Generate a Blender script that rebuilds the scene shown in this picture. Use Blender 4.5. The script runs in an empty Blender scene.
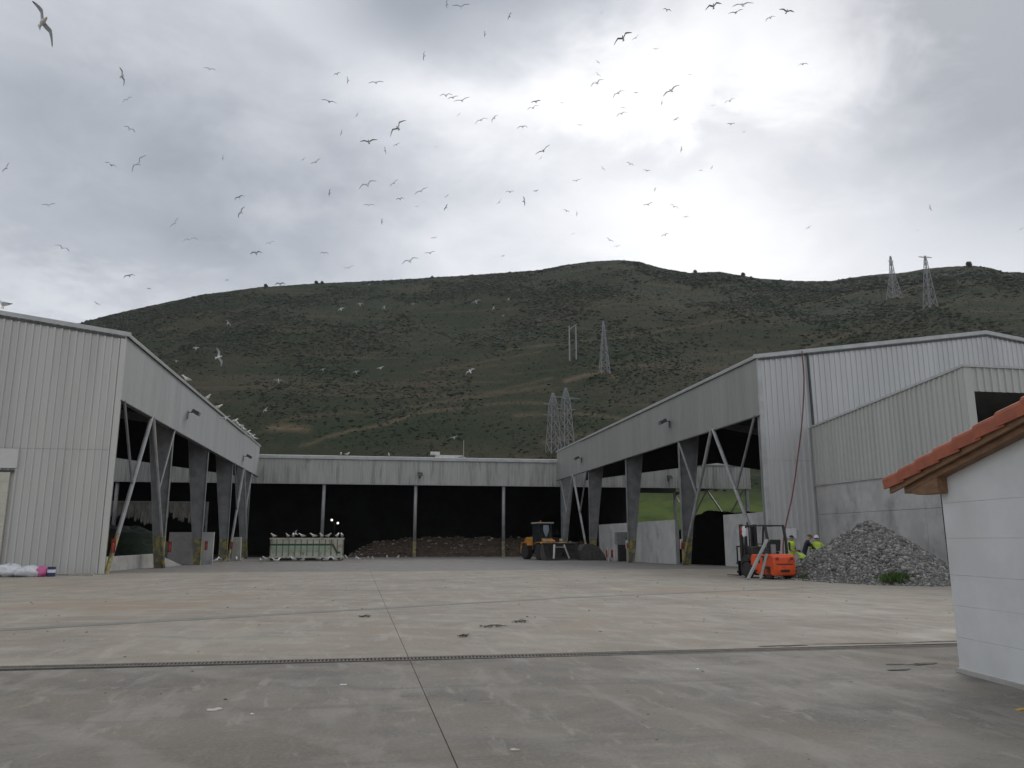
import bpy, math, random
import numpy as np
from mathutils import Vector, Matrix
random.seed(7); rng = np.random.default_rng(7)
S = bpy.context.scene; COL = S.collection

# ------------------------------------------------------------------ camera
F = 790.0; PITCH = math.atan(156/790); YAW = math.atan(140*math.cos(PITCH)/790); EYE = Vector((0, 0, 1.6))
cam = bpy.data.cameras.new('camera'); cam.sensor_width = 36; cam.lens = F*36/1024; cam.clip_end = 5000; cam.clip_start = .05
co = bpy.data.objects.new('camera', cam); COL.objects.link(co); co.location = EYE
co.rotation_euler = (math.pi/2+PITCH, 0, -YAW); S.camera = co
FW = Vector((math.sin(YAW)*math.cos(PITCH), math.cos(YAW)*math.cos(PITCH), math.sin(PITCH)))
RT = Vector((math.cos(YAW), -math.sin(YAW), 0)); UP = RT.cross(FW)
def ray(x, y): return (FW*F+RT*(x-512)-UP*(y-384)).normalized()
def proj(p):
    d = Vector(p)-EYE; w = d.dot(FW); return 512+F*d.dot(RT)/w, 384-F*d.dot(UP)/w

# ------------------------------------------------------------------ sky, sun, exposure
SUN = Vector((.50, .60, .62)).normalized()
W = bpy.data.worlds.new('World'); S.world = W; W.use_nodes = True
def build_world():
    nt = W.node_tree; N = nt.nodes; L = nt.links; N.clear()
    def n(t, **k):
        a = N.new(t)
        for q, v in k.items(): setattr(a, q, v)
        return a
    def val(sock, v):
        if hasattr(v, 'is_linked') or hasattr(v, 'links'): L.new(v, sock)
        else: sock.default_value = v
    def m(op, a, b=0., c=None, clamp=False):
        x = n('ShaderNodeMath', operation=op, use_clamp=clamp); val(x.inputs[0], a); val(x.inputs[1], b)
        if c is not None: val(x.inputs[2], c)
        return x.outputs[0]
    sky = n('ShaderNodeTexSky', sky_type='NISHITA', sun_disc=False)
    sky.sun_elevation = math.asin(SUN.z); sky.sun_rotation = math.atan2(SUN.x, SUN.y)
    tc = n('ShaderNodeTexCoord'); d = tc.outputs['Generated']
    sp = n('ShaderNodeSeparateXYZ'); L.new(d, sp.inputs[0])
    zz = m('ADD', m('MAXIMUM', sp.outputs[2], 0.0), .22)
    cb = n('ShaderNodeCombineXYZ'); L.new(m('DIVIDE', sp.outputs[0], zz), cb.inputs[0]); L.new(m('DIVIDE', sp.outputs[1], zz), cb.inputs[1])
    def noise(scale, det, off, dist=.0, rough=.55):
        mp = n('ShaderNodeMapping'); L.new(cb.outputs[0], mp.inputs[0]); mp.inputs['Location'].default_value = off
        t = n('ShaderNodeTexNoise'); t.inputs['Scale'].default_value = scale; t.inputs['Detail'].default_value = det
        t.inputs['Roughness'].default_value = rough; t.inputs['Distortion'].default_value = dist
        L.new(mp.outputs[0], t.inputs['Vector']); return t.outputs[0]
    n1 = noise(1.5, 8, (3.1, 1.7, 0), .25); n2 = noise(4.5, 7, (7.3, 2.2, 4), .3, .6)
    # warp directions a little with the noise so that the cloud banks get ragged rims
    wv = n('ShaderNodeVectorMath', operation='MULTIPLY_ADD')
    c2 = n('ShaderNodeCombineXYZ'); L.new(n1, c2.inputs[0]); L.new(n2, c2.inputs[1]); L.new(n2, c2.inputs[2])
    sub = n('ShaderNodeVectorMath', operation='SUBTRACT'); L.new(c2.outputs[0], sub.inputs[0]); sub.inputs[1].default_value = (.5, .5, .5)
    L.new(sub.outputs[0], wv.inputs[0]); wv.inputs[1].default_value = (.42, .42, .42); L.new(d, wv.inputs[2])
    nw = n('ShaderNodeVectorMath', operation='NORMALIZE'); L.new(wv.outputs[0], nw.inputs[0])
    def lobe(px, py, r0, r1, squash=1.0):
        c = ray(px, py)
        df = n('ShaderNodeVectorMath', operation='SUBTRACT'); L.new(nw.outputs[0], df.inputs[0]); df.inputs[1].default_value = c
        ml = n('ShaderNodeVectorMath', operation='MULTIPLY'); L.new(df.outputs[0], ml.inputs[0]); ml.inputs[1].default_value = (1, 1, squash)
        ln = n('ShaderNodeVectorMath', operation='LENGTH'); L.new(ml.outputs[0], ln.inputs[0])
        mr = n('ShaderNodeMapRange', interpolation_type='SMOOTHSTEP'); L.new(ln.outputs['Value'], mr.inputs[0])
        mr.inputs[1].default_value = r0; mr.inputs[2].default_value = r1; mr.inputs[3].default_value = 1; mr.inputs[4].default_value = 0
        return mr.outputs[0]
    b = m('MULTIPLY_ADD', m('SUBTRACT', n1, .5), .42, .525)
    b = m('MULTIPLY_ADD', m('SUBTRACT', n2, .5), .28, b)
    b = m('MULTIPLY_ADD', lobe(720, 170, .0, .66), .25, b)        # thin cloud in front of the sun
    b = m('MULTIPLY_ADD', lobe(590, 90, .02, .36, 3.2), .22, b)   # bright rift
    b = m('MULTIPLY_ADD', lobe(840, 215, .03, .42, 1.3), .13, b)
    b = m('MULTIPLY_ADD', lobe(490, 0, .06, .25, 2.4), -.40, b)   # grey banks
    b = m('MULTIPLY_ADD', lobe(650, 148, .01, .19, 4.2), -.20, b)
    b = m('MULTIPLY_ADD', lobe(1010, 70, .04, .40, 1.3), -.50, b)
    b = m('MULTIPLY_ADD', lobe(120, 190, .04, .46, 1.5), -.20, b)
    b = m('MULTIPLY_ADD', lobe(60, 300, .02, .22, 3.0), .17, b)   # pale gap over the hill's shoulder
    b = m('MAXIMUM', m('MINIMUM', b, .86), .26)
    cr = n('ShaderNodeValToRGB'); L.new(b, cr.inputs[0])
    e = cr.color_ramp.elements; e[0].position = .26; e[0].color = (.305, .33, .37, 1); e[1].position = .92; e[1].color = (.93, .935, .95, 1)
    k = e.new(.5); k.color = (.525, .545, .585, 1)
    mx = n('ShaderNodeMix', data_type='RGBA'); mx.inputs[0].default_value = .95
    sc = n('ShaderNodeVectorMath', operation='SCALE'); L.new(sky.outputs[0], sc.inputs[0]); sc.inputs[3].default_value = 1.0
    sc2 = n('ShaderNodeVectorMath', operation='SCALE'); L.new(cr.outputs[0], sc2.inputs[0]); sc2.inputs[3].default_value = 10.0
    L.new(sc.outputs[0], mx.inputs[6]); L.new(sc2.outputs[0], mx.inputs[7])
    bg = n('ShaderNodeBackground'); L.new(mx.outputs[2], bg.inputs[0]); bg.inputs[1].default_value = .10
    o = n('ShaderNodeOutputWorld'); L.new(bg.outputs[0], o.inputs[0])
build_world()
sl = bpy.data.lights.new('sun', 'SUN'); sl.energy = .7; sl.angle = math.radians(25); sl.color = (1, .97, .92)
so = bpy.data.objects.new('sun', sl); COL.objects.link(so); so.rotation_euler = (-SUN).to_track_quat('-Z', 'Y').to_euler(); so.location = (0, 0, 60)
vs = S.view_settings; vs.view_transform = 'Standard'; vs.look = 'None'; vs.exposure = 0.30; vs.gamma = 1; vs.use_curve_mapping = False

HAZE = .00006

# ------------------------------------------------------------------ materials
MATS = {}
def mat(name, c1, c2=None, scale=1.0, rough=.7, metal=0., bump=0., bscale=None, stretch=(1, 1, 1), contrast=(.35, .65), spec=.5, detail=6,
        c3=None, s3=.2, k3=(.5, .7), st3=(1, 1, 1)):
    """two colours mixed by world-space noise, an optional third as large patches, and a fine relief"""
    if name in MATS: return MATS[name]
    M = bpy.data.materials.new(name); M.use_nodes = True; nt = M.node_tree; N = nt.nodes; L = nt.links
    P = N['Principled BSDF']; P.inputs['Roughness'].default_value = rough; P.inputs['Metallic'].default_value = metal
    P.inputs['Specular IOR Level'].default_value = spec
    c1 = tuple(c1)+(1,); geo = N.new('ShaderNodeNewGeometry')
    def nz(sc, st, det, off):
        mp = N.new('ShaderNodeMapping'); mp.inputs['Scale'].default_value = st; mp.inputs['Location'].default_value = (off, off*.7, off*.3)
        L.new(geo.outputs['Position'], mp.inputs[0]); t = N.new('ShaderNodeTexNoise'); t.inputs['Scale'].default_value = sc
        t.inputs['Detail'].default_value = det; t.inputs['Roughness'].default_value = .62; L.new(mp.outputs[0], t.inputs['Vector']); return t.outputs[0]
    def mixin(fac, lo, hi, a, b):
        r = N.new('ShaderNodeMapRange'); r.interpolation_type = 'SMOOTHSTEP'; L.new(fac, r.inputs[0]); r.inputs[1].default_value = lo; r.inputs[2].default_value = hi
        x = N.new('ShaderNodeMix'); x.data_type = 'RGBA'; L.new(r.outputs[0], x.inputs[0])
        if isinstance(a, tuple): x.inputs[6].default_value = a
        else: L.new(a, x.inputs[6])
        x.inputs[7].default_value = b; return x.outputs[2]
    if c2 is None: c2 = tuple(v*.8 for v in c1[:3])
    out = mixin(nz(scale, stretch, detail, 0), contrast[0], contrast[1], c1, tuple(c2)+(1,))
    if c3 is not None: out = mixin(nz(s3, st3, 7, 31.7), k3[0], k3[1], out, tuple(c3)+(1,))
    L.new(out, P.inputs['Base Color'])
    if bump:
        b = N.new('ShaderNodeBump'); b.inputs['Strength'].default_value = bump; b.inputs['Distance'].default_value = .02
        L.new(nz(bscale or scale*8, (1, 1, 1), 8, 5.1), b.inputs['Height']); L.new(b.outputs[0], P.inputs['Normal'])
    MATS[name] = M; return M

GREENGREY = mat('painted_sheet_grey_green', (.52, .52, .485), (.455, .455, .425), .9, .45, bump=.05, stretch=(1, 1, .07), c3=(.42, .42, .385), s3=.6, k3=(.55, .8), st3=(1, 1, .12))
FASCIA = mat('painted_sheet_grey', (.42, .43, .425), (.37, .38, .375), .7, .4, bump=.04, stretch=(1, 1, .1), c3=(.24, .245, .245), s3=.8, k3=(.58, .85), st3=(1, 1, .05))
FASCIA_SHADE = mat('painted_sheet_shaded_grey', (.29, .29, .272), (.255, .255, .238), .7, .45, bump=.04, stretch=(1, 1, .1), c3=(.17, .17, .16), s3=.8, k3=(.58, .85), st3=(1, 1, .05))  # darker fascia copy: shade of the side turned from the light, painted in
WHITESHEET = mat('white_sheet', (.53, .532, .53), (.48, .482, .48), .8, .4, bump=.04, stretch=(1, 1, .08), c3=(.38, .382, .385), s3=.22, k3=(.60, .82), st3=(1, 1, .35))
BACKSHEET = mat('weathered_sheet', (.47, .47, .445), (.40, .40, .38), 1.2, .55, bump=.05, stretch=(1, 1, .05), c3=(.27, .265, .245), s3=1.6, k3=(.48, .70), st3=(1, 1, .14))
ANNEXSHEET = mat('annex_sheet', (.47, .475, .45), (.42, .425, .40), .9, .45, bump=.04, stretch=(1, 1, .07))
TRIM = mat('flashing', (.45, .46, .45), (.37, .38, .37), 2, .4)
DARKTRIM = mat('dark_trim_and_shadow', (.06, .06, .06), (.04, .04, .04), 2, .5)  # real trim, and the painted shadow gaps at verge and gable
STEEL = mat('grey_steel', (.24, .245, .245), (.17, .175, .175), 1.5, .5, bump=.05)
STEEL_L = mat('light_steel', (.34, .345, .34), (.25, .255, .25), 1.5, .5, bump=.05, c3=(.20, .15, .10), s3=2, k3=(.62, .8))
YELLOW = mat('worn_yellow_paint', (.42, .36, .09), (.24, .22, .10), 4, .6, bump=.1, c3=(.15, .15, .145), s3=2.5, k3=(.44, .58))
ROOFDARK = mat('roof_underside', (.022, .022, .022), (.015, .015, .015), 1, .9)  # shade under the roofs painted in as near-black
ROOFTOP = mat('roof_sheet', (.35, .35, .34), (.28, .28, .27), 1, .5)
DARKWALL = mat('shade_dark_interior', (.035, .035, .033), (.022, .022, .02), .5, .9)  # darkness of the unlit interiors painted into walls and floors
CONC_WALL = mat('cast_concrete', (.48, .475, .46), (.39, .385, .375), .9, .85, bump=.25, bscale=9, c3=(.27, .27, .265), s3=.55, k3=(.52, .72), st3=(1, 1, .7))
CONC_PALE = mat('pale_concrete', (.42, .41, .38), (.33, .32, .30), 1.5, .85, bump=.2, bscale=10)
JOINT = mat('joint_filler', (.13, .125, .112), (.09, .086, .078), 4, .9)
WHITEWALL = mat('white_render', (.67, .68, .68), (.60, .61, .605), 1.3, .75, bump=.12, bscale=30, c3=(.52, .52, .50), s3=.9, k3=(.52, .80), st3=(1, 1, .5))
TILE = mat('clay_tile', (.39, .115, .06), (.30, .088, .05), 5, .75, bump=.2, bscale=40, c3=(.22, .085, .06), s3=3, k3=(.58, .76))
TIMBER = mat('stained_timber', (.25, .135, .07), (.17, .09, .048), 3, .65, bump=.2, stretch=(6, 1, 6), bscale=14)
ORANGE = mat('orange_paint', (.78, .10, .02), (.66, .085, .02), 3, .4, c3=(.26, .06, .03), s3=3.5, k3=(.56, .70))
RED = mat('red_paint', (.34, .03, .025), (.26, .025, .02), 4, .4)
BLACK = mat('black_steel', (.018, .018, .018), (.03, .028, .026), 5, .55)
RUBBER = mat('rubber', (.02, .02, .02), (.035, .033, .03), 6, .85)
RIM = mat('rim_grey', (.12, .12, .12), (.08, .08, .08), 6, .6)
CATYEL = mat('machine_yellow', (.52, .23, .03), (.36, .16, .03), 3, .45, c3=(.14, .09, .05), s3=2, k3=(.6, .8))
BUCKET = mat('worn_bucket_steel', (.05, .048, .044), (.085, .08, .07), 3, .6, bump=.2)
GREYPAINT = mat('grey_paint', (.23, .235, .24), (.18, .185, .19), 3, .55)
OFFWHITE = mat('off_white_paint', (.62, .62, .58), (.48, .47, .43), 3, .6)
GLASS = mat('dark_glass', (.03, .045, .05), (.02, .03, .035), 2, .08, spec=.8)
GLASS_REFLECT = mat('painted_sky_glass', (.30, .36, .40), (.24, .29, .33), 2, .15, spec=.8)  # pale colour paints the sky's reflection into the glass
SKIPPAINT = mat('skip_cream_paint', (.56, .56, .47), (.46, .47, .38), 2, .6, bump=.1, c3=(.26, .20, .13), s3=1.6, k3=(.52, .72), st3=(1, 1, .6))
SKIPGREEN = mat('skip_pale_green', (.40, .47, .34), (.33, .40, .28), 2, .6, c3=(.25, .22, .14), s3=1.6, k3=(.56, .74))
SKIPRIB = mat('shaded_rib_paint', (.22, .23, .18), (.15, .15, .115), 3, .7)  # shading of the ribs put into a darker colour
GREENLINE = mat('green_stripe', (.025, .10, .05), (.02, .075, .04), 4, .6)
HIVIS = mat('hi_vis_yellow', (.55, .75, .05), (.45, .63, .05), 6, .8)
REFLECT = mat('reflective_tape', (.6, .62, .62), (.5, .5, .5), 6, .4)
NAVY = mat('dark_cloth', (.02, .022, .03), (.03, .03, .036), 6, .9)
SKIN = mat('skin', (.42, .25, .18), (.36, .21, .15), 8, .6)
HAIRD = mat('dark_hair', (.02, .015, .012), (.03, .022, .016), 10, .7)
HAIRB = mat('brown_hair', (.15, .08, .035), (.10, .055, .025), 10, .7)
PLASTICW = mat('white_plastic', (.72, .73, .75), (.62, .63, .66), 6, .35)
PINK = mat('pink_plastic', (.60, .13, .32), (.50, .11, .28), 6, .45)
BLUE = mat('dark_blue_card', (.03, .04, .12), (.025, .03, .09), 6, .6)
BOARD = mat('weathered_board', (.36, .35, .31), (.25, .24, .20), 4, .85)
GALV = mat('galvanised_lattice', (.27, .28, .285), (.22, .225, .23), 2, .5)
WEED = mat('weed_leaf', (.05, .10, .025), (.08, .13, .03), 6, .7)
TWIG = mat('dry_twig', (.085, .075, .05), (.06, .052, .035), 8, .9)
PAPER = mat('waste_paper', (.40, .37, .30), (.48, .45, .40), 9, .9)
RUST = mat('rusty_iron', (.15, .135, .115), (.10, .09, .08), 6, .75)
HOSE = mat('dark_red_hose', (.16, .03, .03), (.12, .025, .025), 4, .5)
LAMPBODY = mat('lamp_housing', (.05, .05, .055), (.04, .04, .045), 5, .5)
LENS = mat('lamp_lens', (.22, .24, .26), (.2, .21, .23), 5, .15)
STRIPM = mat('curtain_strip', (.22, .21, .185), (.13, .12, .105), 3, .8, stretch=(1, 1, .3))
BLACKHEAP = mat('near_black', (.007, .007, .007), (.005, .005, .005), 2, 1.0, spec=.0, bump=.4, bscale=2)
BARK = mat('bark', (.06, .05, .04), (.045, .036, .03), 5, .9)
LEAFD = mat('dark_foliage', (.035, .045, .02), (.05, .06, .025), .4, .8)
WASTE = mat('brown_waste', (.085, .060, .042), (.045, .033, .025), 1.6, .95, bump=.8, bscale=3, c3=(.16, .12, .09), s3=2.5, k3=(.58, .72))

def gravel_mat(name, a, b, c):
    M = bpy.data.materials.new(name); M.use_nodes = True; N = M.node_tree.nodes; L = M.node_tree.links; P = N['Principled BSDF']
    P.inputs['Roughness'].default_value = .9
    at = N.new('ShaderNodeAttribute'); at.attribute_name = 'tone'; r = N.new('ShaderNodeValToRGB'); L.new(at.outputs['Fac'], r.inputs[0])
    e = r.color_ramp.elements; e[0].color = a+(1,); e[1].color = c+(1,); k = e.new(.55); k.color = b+(1,)
    L.new(r.outputs[0], P.inputs['Base Color']); return M
GRAVEL = gravel_mat('crushed_stone', (.075, .072, .066), (.185, .18, .168), (.40, .39, .365))
SCRUBM = gravel_mat('heath_scrub', (.017, .024, .011), (.023, .031, .015), (.031, .036, .020))
LITTER = gravel_mat('mixed_litter', (.10, .08, .06), (.25, .22, .19), (.62, .62, .60))

def concrete_mat(name, base, dark, light, tint, streak):
    """power-floated yard concrete: blotches, scuffs, tyre streaks, small stains and pores"""
    M = bpy.data.materials.new(name); M.use_nodes = True; N = M.node_tree.nodes; L = M.node_tree.links; P = N['Principled BSDF']
    geo = N.new('ShaderNodeNewGeometry')
    def nz(sc, st=(1, 1, 1), det=8, off=0, rot=0, rough=.62, dist=0):
        mp = N.new('ShaderNodeMapping'); mp.inputs['Scale'].default_value = st; mp.inputs['Location'].default_value = (off, off*.6, 0); mp.inputs['Rotation'].default_value = (0, 0, rot)
        L.new(geo.outputs['Position'], mp.inputs[0]); t = N.new('ShaderNodeTexNoise'); t.inputs['Scale'].default_value = sc; t.inputs['Detail'].default_value = det
        t.inputs['Roughness'].default_value = rough; t.inputs['Distortion'].default_value = dist; L.new(mp.outputs[0], t.inputs['Vector']); return t.outputs[0]
    def mix(fac, lo, hi, a, b, amt=1.0):
        r = N.new('ShaderNodeMapRange'); r.interpolation_type = 'SMOOTHSTEP'; L.new(fac, r.inputs[0]); r.inputs[1].default_value = lo; r.inputs[2].default_value = hi; r.inputs[4].default_value = amt
        x = N.new('ShaderNodeMix'); x.data_type = 'RGBA'; L.new(r.outputs[0], x.inputs[0])
        if isinstance(a, tuple): x.inputs[6].default_value = a+(1,)
        else: L.new(a, x.inputs[6])
        x.inputs[7].default_value = b+(1,); return x.outputs[2]
    c = mix(nz(.35, det=9, off=2), .40, .60, base, tint)
    c = mix(nz(.75, det=10, off=11, dist=.6, rough=.7), .47, .64, c, dark, .85)
    c = mix(nz(1.8, (1, .2, 1), 9, 19, math.radians(-12)), .52, .64, c, light, .65*streak)
    c = mix(nz(1.2, (.12, 1, 1), 8, 27, math.radians(9)), .53, .66, c, dark, .85*streak)
    c = mix(nz(4.0, (1, .35, 1), 10, 41, math.radians(38), .72, .5), .55, .66, c, light, .85*streak)
    c = mix(nz(5.0, (.3, 1, 1), 10, 87, math.radians(-25), .72, .4), .58, .68, c, light, .7*streak)
    c = mix(nz(5.5, det=8, off=53, rough=.7), .60, .70, c, dark, .8)
    c = mix(nz(.22, det=7, off=71), .52, .66, c, tuple(v*.78 for v in tint), .7)
    c = mix(nz(.13, det=5, off=95), .55, .68, c, (tint[0]*1.02, tint[1]*.93, tint[2]*.84), .8)
    wvt = N.new('ShaderNodeTexWave'); wvt.wave_type = 'RINGS'; wvt.rings_direction = 'Z'; mpw = N.new('ShaderNodeMapping'); mpw.inputs['Location'].default_value = (7.5, -2.0, 0); L.new(geo.outputs['Position'], mpw.inputs[0]); L.new(mpw.outputs[0], wvt.inputs['Vector'])
    wvt.inputs['Scale'].default_value = .23; wvt.inputs['Distortion'].default_value = 3.5; wvt.inputs['Detail'].default_value = 3; wvt.inputs['Detail Scale'].default_value = .6
    mk = N.new('ShaderNodeMath'); mk.operation = 'MULTIPLY'; L.new(wvt.outputs['Fac'], mk.inputs[0]); L.new(nz(.8, det=8, off=61, rough=.7), mk.inputs[1])
    c = mix(mk.outputs[0], .40, .56, c, light, .45*streak)
    wv2 = N.new('ShaderNodeTexWave'); wv2.wave_type = 'RINGS'; wv2.rings_direction = 'Z'; mp2 = N.new('ShaderNodeMapping'); mp2.inputs['Location'].default_value = (-14, -30, 0); L.new(geo.outputs['Position'], mp2.inputs[0]); L.new(mp2.outputs[0], wv2.inputs['Vector'])
    wv2.inputs['Scale'].default_value = .16; wv2.inputs['Distortion'].default_value = 1.2; wv2.inputs['Detail'].default_value = 2
    mk2 = N.new('ShaderNodeMath'); mk2.operation = 'MULTIPLY'; L.new(wv2.outputs['Fac'], mk2.inputs[0]); L.new(nz(.5, det=8, off=77, rough=.7), mk2.inputs[1])
    c = mix(mk2.outputs[0], .46, .60, c, dark, .55*streak)
    c = mix(nz(26, det=6, off=5, rough=.8), .45, .66, c, light, .5)
    c = mix(nz(17, det=4, off=15), .63, .72, c, tuple(v*.6 for v in dark), .7)
    L.new(c, P.inputs['Base Color'])
    r = N.new('ShaderNodeMapRange'); L.new(nz(.7, off=13), r.inputs[0]); r.inputs[1].default_value = .3; r.inputs[2].default_value = .7; r.inputs[3].default_value = .62; r.inputs[4].default_value = .9
    L.new(r.outputs[0], P.inputs['Roughness']); P.inputs['Specular IOR Level'].default_value = .35
    b = N.new('ShaderNodeBump'); b.inputs['Strength'].default_value = .25; b.inputs['Distance'].default_value = .012
    L.new(nz(30, det=10, off=3), b.inputs['Height']); L.new(b.outputs[0], P.inputs['Normal'])
    return M
SLAB_FAR = concrete_mat('yard_concrete_pale', (.287, .257, .214), (.205, .187, .159), (.36, .326, .277), (.25, .213, .168), .8)
SLAB_NEAR = concrete_mat('yard_concrete_grey', (.19, .174, .15), (.122, .114, .102), (.262, .243, .213), (.172, .150, .121), 1.0)
APRON = concrete_mat('apron_grey', (.20, .19, .178), (.14, .135, .128), (.255, .242, .225), (.185, .172, .155), .8)
TRENCH = concrete_mat('trench_fill', (.215, .208, .185), (.165, .163, .146), (.28, .265, .235), (.19, .185, .162), .6)
WETSPOT = mat('damp_stain', (.12, .115, .102), (.19, .18, .16), 5, 1.0, contrast=(.35, .62), spec=.0)

def hill_mat():
    M = bpy.data.materials.new('heath_hillside'); M.use_nodes = True; N = M.node_tree.nodes; L = M.node_tree.links; P = N['Principled BSDF']
    P.inputs['Roughness'].default_value = 1; P.inputs['Specular IOR Level'].default_value = .1
    geo = N.new('ShaderNodeNewGeometry')
    def nz(sc, det=8, off=0, st=(1, 1, 1)):
        mp = N.new('ShaderNodeMapping'); mp.inputs['Scale'].default_value = st; mp.inputs['Location'].default_value = (off, off, 0)
        L.new(geo.outputs['Position'], mp.inputs[0]); t = N.new('ShaderNodeTexNoise'); t.inputs['Scale'].default_value = sc; t.inputs['Detail'].default_value = det
        t.inputs['Roughness'].default_value = .65; L.new(mp.outputs[0], t.inputs['Vector']); return t.outputs[0]
    def mix(f, a, b):
        x = N.new('ShaderNodeMix'); x.data_type = 'RGBA'; L.new(f, x.inputs[0])
        for s, v in ((6, a), (7, b)):
            if isinstance(v, tuple): x.inputs[s].default_value = v+(1,)
            else: L.new(v, x.inputs[s])
        return x.outputs[2]
    def ramp(f, lo, hi, amt=1.0):
        r = N.new('ShaderNodeMapRange'); r.interpolation_type = 'SMOOTHSTEP'; L.new(f, r.inputs[0]); r.inputs[1].default_value = lo; r.inputs[2].default_value = hi; r.inputs[4].default_value = amt; return r.outputs[0]
    c = mix(ramp(nz(.009), .44, .57), (.024, .032, .015), (.037, .036, .021))
    c = mix(ramp(nz(.021, off=7, st=(.6, 1, 1.5)), .48, .58, .85), c, (.018, .028, .012))
    c = mix(ramp(nz(.016, off=57, st=(.7, .7, 2)), .55, .66, .8), c, (.054, .046, .028))
    c = mix(ramp(nz(1.0, off=37, st=(.006, .012, .10)), .53, .62, .7), c, (.070, .054, .034))
    c = mix(ramp(nz(.11, off=3), .50, .70, .5), c, (.018, .024, .012))
    c = mix(ramp(nz(.35, off=17), .52, .72, .5), c, (.046, .044, .027))
    at = N.new('ShaderNodeAttribute'); at.attribute_name = 'cover'; sp = N.new('ShaderNodeSeparateColor'); L.new(at.outputs['Color'], sp.inputs[0])
    gr = mix(ramp(nz(.25, off=9), .4, .65), (.075, .105, .026), (.045, .070, .018))
    c = mix(sp.outputs[1], c, gr)
    mm = N.new('ShaderNodeMath'); mm.operation = 'MULTIPLY'; L.new(sp.outputs[0], mm.inputs[0]); L.new(ramp(nz(.09, off=23), .30, .55), mm.inputs[1])
    c = mix(mm.outputs[0], c, (.112, .085, .052))
    L.new(c, P.inputs['Base Color'])
    b = N.new('ShaderNodeBump'); b.inputs['Strength'].default_value = .5; b.inputs['Distance'].default_value = .7
    L.new(nz(.35, 8, 2), b.inputs['Height']); L.new(b.outputs[0], P.inputs['Normal'])
    return M
HILLM = hill_mat()
FIELD = mat('rough_field', (.07, .085, .03), (.05, .055, .025), .3, .95, c3=(.13, .12, .09), s3=.1)

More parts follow.
